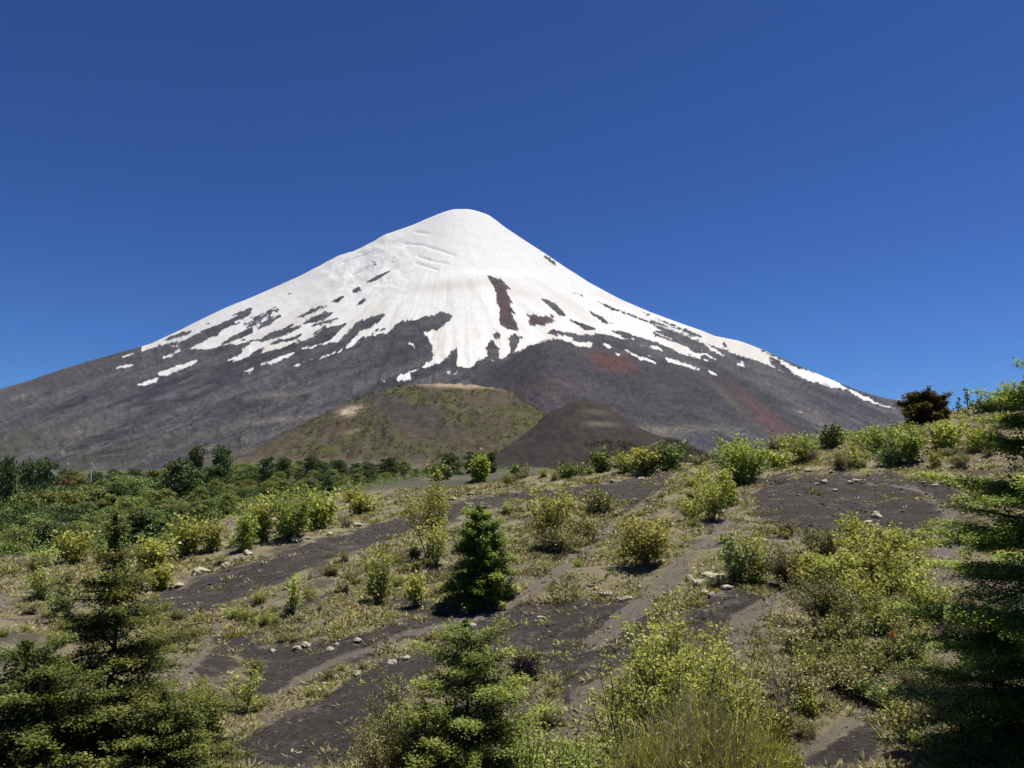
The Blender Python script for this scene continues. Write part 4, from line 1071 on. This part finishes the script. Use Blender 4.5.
ORD = ['leftmost', 'second from left', 'third from left', 'fourth from left', 'fifth from left', 'sixth from left', 'seventh from left', 'eighth from left', 'ninth from left', 'tenth from left',
       'eleventh from left', 'twelfth from left', 'thirteenth from left', 'fourteenth from left', 'fifteenth from left', 'sixteenth from left', 'seventeenth from left', 'eighteenth from left', 'nineteenth from left', 'twentieth from left'] + [t + ' from left' for t in ('twenty-first', 'twenty-second', 'twenty-third', 'twenty-fourth', 'twenty-fifth', 'twenty-sixth', 'twenty-seventh', 'twenty-eighth', 'twenty-ninth', 'thirtieth', 'thirty-first', 'thirty-second', 'thirty-third', 'thirty-fourth', 'thirty-fifth')]
KW = {'broad': 'yellow-green', 'bright': 'fresh green', 'herb': 'dull olive', 'scrub': 'brown twiggy'}
REG = [
    ('on left slope', 'low bushes on the left slope', (0, 560, 130, 660), 26, (10, 20)),
    ('above the left footpath', 'low bushes on the middle left slope', (215, 560, 440, 640), 30, (7, 15)),
    ('between dark band and wood', 'low bushes along the crest', (120, 500, 470, 560), 24, (8, 16)),
    ('behind the centre track', 'low bushes behind the track', (480, 462, 720, 500), 24, (7, 15)),
    ('above right cinder patch', 'low bushes on the right ridge', (770, 435, 1010, 470), 34, (8, 18)),
    ('around the dark track', 'low bushes around the lone beech', (500, 500, 740, 590), 24, (6, 13)),
    ('below the left footpath', 'low bushes below the left footpath', (270, 640, 440, 700), 12, (6, 11)),
    ('by the footpath start', 'low bushes by the footpath start', (160, 600, 260, 760), 10, (8, 16)),
    ('below right cinder patch', 'low bushes under the right cinder patch', (760, 525, 950, 570), 18, (8, 18)),
    ('in lower right thicket', 'low bushes in the lower right', (770, 600, 930, 768), 26, (14, 34)),
    ('at bottom centre', 'low bushes at the bottom centre', (360, 690, 640, 768), 14, (14, 28)),
]
rs = random.Random(3)
for where, grp, (x0, y0, x1, y1), n, (h0, h1) in REG:
    picks = []
    tries = 0
    while len(picks) < n and tries < n * 12:
        tries += 1
        px, py = rs.uniform(x0, x1), rs.uniform(y0, y1)
        a = np.array([px]); b = np.array([py]); yy = np.array([40.0])
        c, t = zones(a, b, yy)
        if c[0] > -3 or t[0] > -2: continue
        picks.append((px, py, rs.choice(('broad', 'bright', 'herb', 'scrub', 'broad', 'herb'))))
    for kd in KW:
        sub = sorted(p for p in picks if p[2] == kd)
        for i, (px, py, _) in enumerate(sub):
            hp = rs.uniform(h0, h1)
            put_small(px, py, hp, hp * rs.uniform(1.1, 2.0), kd, f'{ORD[min(i, 19)]} small {KW[kd]} bush {where}', grp)
for lst in VAR.values():
    for e, used in lst:
        if not used:
            for ch in list(e.children): bpy.data.objects.remove(ch)
            bpy.data.objects.remove(e)

# ------------------------------------------------------------------ the wood on the left
WV = {}
for kd, mt, con in (('olive', 'wood_olive', 0.0), ('green', 'wood_green', 0.05), ('dark', 'wood_dark', 0.0)):
    WV[kd] = []
    for s in range(4):
        tm, cm = crowntree(1.0, 0.52, 500 + s + 10 * len(mt), 0.056, 3800, 18, 0.02, con)
        tm.materials.append(MAT['darkbark']); cm.materials.append(MAT[mt]); WV[kd].append((tm, cm))


def put_wood(x, y, h, w, kd, label, group, name='broadleaf_tree', mat=None):
    z = float(groundz(x, y)[0])
    tm, cm = WV[kd][random.randrange(4)]
    e = empty(name, (x, y, z - 0.1), label, 'tree', group)
    e.scale = (w, w, h); e.rotation_euler.z = random.uniform(0, 6.28)
    obj('trunk', tm, None, e); obj('crown', cm, None, e)
    return e


BIG = [(10, 458, 28, 150, 'dark round tree at the far left end of wood skyline'), (30, 460, 24, 190, 'dark tree third from the left end of wood skyline'), (46, 459, 28, 185, 'dark round tree just left of the white posts'),
       (197, 447, 24, 230, 'left one of two dark round trees standing above wood'), (222, 446, 28, 230, 'right one of two dark round trees standing above wood'), (180, 459, 40, 170, 'wide dark tree below left of the skyline pair'),
       (340, 459, 12, 260, 'narrow dark tree near the right end of the wood'), (368, 462, 15, 260, 'small dark bushy tree at the right tip of wood'), (268, 456, 14, 270, 'small dark tree right of the skyline pair'), (312, 456, 16, 280, 'dark tree midway along the right wood skyline'),
       (492, 452, 9, 280, 'narrow dark conifer-like tree below the gap of hills'), (473, 451, 22, 285, 'dark green tree cluster crown below the green hill'), (450, 454, 20, 285, 'low dark green tree left of cluster below green hill'), (390, 457, 22, 290, 'flat green tree isolated below the green hill'), (284, 457, 14, 275, 'dark tree next to the small one right of the pair')]
for px, top, wpx, y, lab in BIG:
    x = float(ray(px, top)[0]) * y; z = float(groundz(x, y)[0])
    put_wood(x, y, float(ray(px, top)[1]) * y - z + 0.1, wpx * y / F * (1.25 if wpx > 20 else 1.7), 'dark', lab, 'dark trees standing above the wood')
x = float(ray(69, 470)[0]) * 210; z = float(groundz(x, 210)[0])
tm, cm = crowntree(1.0, 0.5, 611, 0.09, 500, 10, 0.05); e = plant('broadleaf_tree', (tm, cm), (MAT['darkbark'], MAT['rust']), TREE, (x, 210, z), 'rust coloured bush in the wood by the left white post', 'tree', None, 0, (5.5, 5.5, float(ray(69, 468)[1]) * 210 - z))
rs = random.Random(21); picks = []
ROWS = [('nearest row', 78, 105, 40), ('second row', 105, 140, 42), ('third row', 140, 180, 40), ('fourth row', 180, 230, 38), ('rear row', 230, 300, 38), ('farthest row', 300, 420, 34)]
for rowname, ya, yb, n in ROWS:
    row = []
    for i in range(n):
        y = rs.uniform(ya, yb)
        xm = {78: 175, 105: 235, 140: 330, 180: 370, 230: 420, 300: 470}[ya]
        px = -30 + (xm + 30) * (i + rs.uniform(0.1, 0.9)) / n
        row.append((px, y, rs.choice(('olive', 'olive', 'green', 'green', 'dark', 'dark', 'olive') if ya > 100 else ('olive', 'green', 'green', 'dark'))))
    for kd in ('olive', 'green', 'dark'):
        for i, (px, y, _) in enumerate(sorted(p for p in row if p[2] == kd)):
            top = np.interp(y, [78, 110, 150, 200, 260, 400], [534, 518, 498, 482, 469, 461]) + rs.uniform(-7, 7) - (0.030 * px if y < 180 else 0.0)
            x = float(ray(px, top)[0]) * y; z = float(groundz(x, y)[0])
            h = float(ray(px, top)[1]) * y - z
            h = min(max(h, 3.6), 9.0) * rs.uniform(0.9, 1.1); w = h * rs.uniform(0.95, 1.5)
            put_wood(x, y, h, w, kd, f'{ORD[min(i, 34)]} of the {kd} trees in the {rowname} of the wood', 'trees of the wood on the left')

# ------------------------------------------------------------------ white posts above the wood
for px, top, base, lab in ((92, 463, 473, 'taller white post above the wood, right one of two'), (68, 463, 471, 'shorter white post left above the rust coloured bush')):
    y = 310.0; x = float(ray(px, top)[0]) * y; z = float(groundz(x, y)[0]); h = float(ray(px, top)[1]) * y - z
    e = empty('post', (x, y, z), lab, 'post', 'white posts above the wood')
    b = Bag(); b.tube([(0, 0, 0), (0, 0, h * 0.5), (0, 0, h)], (0.2, 0.2, 0.18), 8); obj('pole', b.mesh('pole', True), MAT['whitepost'], e)
    b = Bag(); b.tube([(-0.7, 0, h - 0.5), (0.7, 0, h - 0.5)], (0.09, 0.09), 6); b.tube([(0, 0, h), (0, 0, h + 0.12)], (0.2, 0.02), 8); obj('crossbar', b.mesh('crossbar', True), MAT['whitepost'], e)

# ------------------------------------------------------------------ pale rocks
tr = NT('pale_rock'); p_ = tr.n('ShaderNodeTexCoord').outputs['Object']
rn = tr.noise(p_, 3.0, 5, 0.65); rn2 = tr.noise(p_, 11.0, 4, 0.7)
MAT['rock'] = tr.surf(tr.ramp(tr.math('ADD', tr.math('MULTIPLY', rn, 0.6), tr.math('MULTIPLY', rn2, 0.4)), [(0.34, (0.09, 0.08, 0.06)), (0.44, (0.31, 0.28, 0.20)), (0.60, (0.52, 0.48, 0.37))]), 0.95, tr.bump(rn2, 0.7, 0.1), 0.1)
import bmesh


def rock_mesh(seed):
    r = np.random.default_rng(seed); bm = bmesh.new()
    bmesh.ops.create_icosphere(bm, subdivisions=3, radius=1.0)
    off = r.uniform(0, 50, 2)
    cuts = [unit(r.normal(size=3) + np.array([0, 0, 0.4])) for _ in range(7)]
    for v in bm.verts:
        c = np.array(v.co)
        for k in cuts:
            d = c @ k
            if d > 0.62: c = c - k * (d - 0.62) * 0.85
        c *= 1 + 0.45 * float(fbm(np.array([c[0] * 1.7 + off[0] + c[2]]), np.array([c[1] * 1.7 + off[1] - c[2]]), 3, seed)[0])
        v.co = (c[0], c[1], c[2] * 0.72)
    me = bpy.data.meshes.new('rock'); bm.to_mesh(me); bm.free()
    me.materials.append(MAT['rock'])
    return me


RM = [rock_mesh(700 + i) for i in range(6)]
ROCKS = {
    'along the upper edge of the dark cinder band': ([(144, 585, 8), (159, 583, 8), (179, 587, 9), (201, 574, 13), (226, 567, 8), (236, 560, 6), (248, 555, 9), (295, 542, 9), (308, 539, 7), (330, 535, 5), (358, 526, 7), (453, 500, 7), (471, 495, 5)], 'rocks along the dark band'),
    'at the head of the dark track': ([(612, 482, 7), (618, 479, 6), (625, 480, 6), (642, 479, 8), (634, 500, 4), (556, 477, 5), (654, 458, 5)], 'rocks at the track head'),
    'on the right cinder patch': ([(808, 472, 8), (817, 485, 6), (824, 484, 7), (832, 473, 6), (834, 491, 6), (850, 484, 8), (856, 482, 5), (868, 525, 8), (877, 517, 9), (876, 526, 6), (924, 484, 5), (934, 486, 6), (944, 484, 6), (952, 486, 8), (960, 488, 7)], 'rocks on the right cinder patch'),
    'on the bare ground right of the lone beech': ([(606, 595, 13), (618, 601, 7), (626, 601, 13), (541, 619, 8), (536, 622, 5), (596, 590, 6), (765, 541, 6), (640, 588, 6)], 'rocks right of the lone beech'),
    'in the pile under the dense two-tone bush': ([(699, 586, 13), (708, 577, 14), (716, 583, 16), (704, 594, 8), (727, 590, 8), (711, 597, 9), (690, 580, 7)], 'rocks in the pale pile'),
    'beside the left footpath': ([(273, 652, 6), (275, 609, 6), (298, 650, 7), (306, 646, 9), (330, 651, 6), (337, 645, 6), (325, 685, 6), (336, 678, 7), (358, 643, 6), (357, 676, 8), (393, 664, 10), (405, 660, 8), (472, 627, 8), (501, 704, 8)], 'rocks beside the left footpath'),
}
rs = random.Random(9); RDONE = 0
for where, (lst, grp) in ROCKS.items():
    for i, (px, py, w) in enumerate(sorted(lst)):
        hxy = hit(px, py)
        if hxy is None: continue
        x, y = hxy; z = float(groundz(x, y)[0]); s = w * y / F * rs.uniform(0.45, 0.74)
        o = link(bpy.data.objects.new('rock', RM[rs.randrange(6)]))
        o.location = (x, y, z + 0.22 * s); o.scale = (s, s * rs.uniform(0.7, 1.0), s * rs.uniform(0.6, 0.95)); o.rotation_euler = (rs.uniform(-.15, .15), rs.uniform(-.15, .15), rs.uniform(0, 6.28))
        tag(o, f'{ORD[i]} of the pale rocks {where}', 'rock', grp)

# ------------------------------------------------------------------ ground cover nobody could count
def scatter(n, ya, yb, seed, veg=True):
    r = np.random.default_rng(seed)
    u = r.uniform(-0.80, 0.80, n); y = np.exp(r.uniform(math.log(ya), math.log(yb), n))
    x = u * y; z = groundz(x, y); px, py = project(x, y, z)
    c, t = zones(px + 3 * fbm(x * .7, y * .7, 2, 3), py + 2 * fbm(x * .7, y * .7, 2, 8), y)
    dens = 0.46 + 1.3 * fbm(x * 0.22, y * 0.22, 4, 55) + 0.5 * fbm(x * 0.9, y * 0.9, 2, 58)
    bare = np.clip(smooth(-2.0, 1.0, c) + smooth(-2.0, 0.5, t), 0, 1)
    keep = r.random(n) > bare * 0.93 if veg else r.random(n) < 0.25 + 0.75 * bare
    if veg: keep &= r.random(n) < np.clip(dens, 0.05, 1)
    return x[keep], y[keep], z[keep], r, px[keep], py[keep]


def tufts(name, mat, n, ya, yb, seed, blades, hgt, wid, label, spread, tone=0.5, rise=1.0):
    x, y, z, r, px, py = scatter(n, ya, yb, seed)
    k = len(x); B = Bag()
    lod = np.clip(y / 22.0, 0.7, 4.0)
    P = np.repeat(np.stack([x, y, z], 1), blades, 0)
    L = np.repeat(lod ** 0.55, blades); m = k * blades
    a = r.uniform(0, 6.28, m); rad_ = np.sqrt(r.random(m)) * spread * L
    P[:, 0] += np.cos(a) * rad_; P[:, 1] += np.sin(a) * rad_
    P[:, 2] = groundz(P[:, 0], P[:, 1]) - 0.01
    D = np.stack([np.cos(a) * 0.75 + r.normal(0, .3, m), np.sin(a) * 0.75 + r.normal(0, .3, m), r.uniform(0.2, 1.0, m) * rise], 1)
    tn = np.repeat(np.clip(tone + 0.30 * fbm(x * 0.35, y * 0.35, 3, 12) + r.normal(0, 0.12, k), 0, 1), blades)
    B.leaves(P, D, unit(r.normal(0, 0.45, (m, 3)) + np.array([0.05, 0.1, 1.0])), hgt * L * r.uniform(0.4, 1.2, m), wid * np.repeat(lod, blades) * r.uniform(0.7, 1.3, m), np.clip(tn + r.normal(0, 0.13, m), 0, 1))
    o = obj(name, B.mesh(name), mat); tag(o, label, None, None, 'stuff')


tufts('dry_grass', MAT['dry'], 24000, 9, 130, 61, 11, 0.20, 0.028, 'dry tan grass tufts over the hillside', 0.16)
tufts('low_herbs', MAT['herb'], 30000, 9, 140, 62, 12, 0.13, 0.045, 'low olive herbs and moss over the hillside', 0.22, 0.5, 0.6)
tufts('green_ground_cover', MAT['broad'], 9000, 9, 150, 63, 14, 0.16, 0.050, 'low green leafy ground cover between the bushes', 0.24, 0.3)
tufts('low_scrub', MAT['scrub'], 6500, 10, 150, 65, 30, 0.24, 0.05, 'low brownish heath scrub between the grass tufts', 0.34, 0.5)
tufts('mossy_clumps', MAT['moss'], 7000, 10, 120, 66, 16, 0.12, 0.06, 'pale yellow moss clumps over cinder and grass', 0.20, 0.5, 0.5)
# undergrowth of the wood
r = np.random.default_rng(77); n = 14000
y = np.exp(r.uniform(math.log(74), math.log(430), n)); xm = np.interp(y, [74, 105, 140, 180, 230, 300, 430], [170, 230, 320, 370, 420, 480, 640]); px = -60 + r.random(n) * (xm + 60)
x = ray(px, np.full(n, 500))[0] * y; B = Bag(); k = 9
P = np.repeat(np.stack([x, y, groundz(x, y)], 1), k, 0); P += r.normal(0, 1, P.shape) * np.array([1.1, 1.1, 0.0]); P[:, 2] += np.abs(r.normal(0, 0.9, len(P)))
B.leaves(P, r.normal(size=P.shape), unit(r.normal(0, 0.7, P.shape) + np.array([0, 0, 1])), r.uniform(0.15, 0.4, len(P)) * np.repeat(np.clip(y, 74, 430) / 130, k) ** 0.5, r.uniform(0.1, 0.26, len(P)) * np.repeat(np.clip(y, 74, 430) / 130, k) ** 0.5, np.clip(np.repeat(r.normal(0.5, 0.2, n), k) + r.normal(0, .12, len(P)), 0, 1))
tag(obj('undergrowth', B.mesh('undergrowth'), MAT['wood_green']), 'low green undergrowth closing the floor of the wood', None, None, 'stuff')
# pebbles and cinder lumps
x, y, z, r, px, py = scatter(15000, 9, 75, 64, veg=False)
n = len(x); s = r.lognormal(-3.75, 0.5, n) * np.clip(y / 22, 0.7, 2.5)
cube = np.array([(-1, -1, -1), (1, -1, -1), (1, 1, -1), (-1, 1, -1), (-1, -1, 1), (1, -1, 1), (1, 1, 1), (-1, 1, 1)], float) * 0.6
V = cube[None] * s[:, None, None] * np.array([1, 1, 0.7]) * r.uniform(0.5, 1.3, (n, 8, 1)); th = r.uniform(0, 6.28, n)
V = np.stack([V[..., 0] * np.cos(th)[:, None] - V[..., 1] * np.sin(th)[:, None], V[..., 0] * np.sin(th)[:, None] + V[..., 1] * np.cos(th)[:, None], V[..., 2]], -1) + np.stack([x, y, z], 1)[:, None]
fq = np.array([(0, 3, 2, 1), (4, 5, 6, 7), (0, 1, 5, 4), (1, 2, 6, 5), (2, 3, 7, 6), (3, 0, 4, 7)])
Q = (fq[None] + (np.arange(n) * 8)[:, None, None]).reshape(-1, 4)
tp = NT('pebble'); MATP = tp.surf(tp.ramp(tp.attr('tint').outputs['Fac'], [(0, (0.05, 0.045, 0.042)), (0.6, (0.12, 0.107, 0.095)), (0.9, (0.20, 0.175, 0.145)), (1, (0.36, 0.33, 0.27))]), 0.95, None, 0.1)
tag(obj('pebbles', mesh_np('pebbles', V.reshape(-1, 3), Q, {'tint': np.repeat(np.clip(r.beta(1.6, 3.0, n), 0, 1), 8)}, False), MATP), 'loose cinder pebbles strewn over bare ground', None, None, 'stuff')

# ------------------------------------------------------------------ thin blue air
hm = bpy.data.meshes.new('haze'); hb = bmesh.new(); bmesh.ops.create_cube(hb, size=1.0); hb.to_mesh(hm); hb.free()
ht = NT('blue_air'); pv = ht.n('ShaderNodeVolumePrincipled'); pv.inputs['Density'].default_value = HAZE; pv.inputs['Color'].default_value = (0.62, 0.80, 1.0, 1); pv.inputs['Anisotropy'].default_value = 0.3
ht.l(pv.outputs[0], ht.out.inputs['Volume'])
ho = obj('haze', hm, ht.m); zlo = min(float(GZ.min()), float(vz.min())) - 1.0; zhi = float(vz.max()) + 40.0
ho.scale = (34000, 12000, zhi - zlo); ho.location = (0, 4500, (zhi + zlo) / 2); tag(ho, 'thin bluish air between the hillside and the volcano', None, None, 'stuff')

# ------------------------------------------------------------------ light, sky, camera
EL, AZ = math.radians(74), math.radians(72)          # azimuth clockwise from +y
to_sun = np.array([math.cos(EL) * math.sin(AZ), math.cos(EL) * math.cos(AZ), math.sin(EL)])
w = bpy.data.worlds.new('World'); scene.world = w; w.use_nodes = True
nt = w.node_tree; nt.nodes.clear()
sky = nt.nodes.new('ShaderNodeTexSky'); sky.sky_type = 'NISHITA'; sky.sun_disc = False
sky.sun_elevation = EL; sky.sun_rotation = AZ
sky.altitude = 1000; sky.air_density = 1.0; sky.dust_density = 0.0; sky.ozone_density = 4.0
bg = nt.nodes.new('ShaderNodeBackground'); bg.inputs['Strength'].default_value = 0.05
wo = nt.nodes.new('ShaderNodeOutputWorld')
gm = nt.nodes.new('ShaderNodeGamma'); gm.inputs[1].default_value = 1.42
tn = nt.nodes.new('ShaderNodeMix'); tn.data_type = 'RGBA'; tn.blend_type = 'MULTIPLY'; tn.inputs[0].default_value = 1; tn.inputs[7].default_value = (0.215, 0.332, 0.512, 1)
nt.links.new(sky.outputs[0], gm.inputs[0]); nt.links.new(gm.outputs[0], tn.inputs[6]); nt.links.new(tn.outputs[2], bg.inputs[0]); nt.links.new(bg.outputs[0], wo.inputs[0])
sl = bpy.data.lights.new('sun', 'SUN'); sl.energy = 5.0; sl.angle = math.radians(0.53); sl.color = (1.0, 0.95, 0.86)
so = link(bpy.data.objects.new('sun', sl))
import mathutils
so.rotation_euler = mathutils.Vector(to_sun).to_track_quat('Z', 'Y').to_euler(); so.location = (0, 0, 50)

cam = bpy.data.cameras.new('camera'); cam.sensor_width = 36; cam.lens = F / 1024 * 36; cam.clip_start = 0.1; cam.clip_end = 30000
co = link(bpy.data.objects.new('camera', cam)); co.location = (0, 0, 0); co.rotation_euler = (math.radians(90) + PITCH, 0, 0)
scene.camera = co
scene.view_settings.view_transform = 'Standard'; scene.view_settings.look = 'None'; scene.view_settings.exposure = 0.75; scene.view_settings.gamma = 1.0
scene.cycles.use_denoising = True
scene.cycles.max_bounces = 6; scene.cycles.transparent_max_bounces = 4; scene.cycles.diffuse_bounces = 3; scene.cycles.transmission_bounces = 4
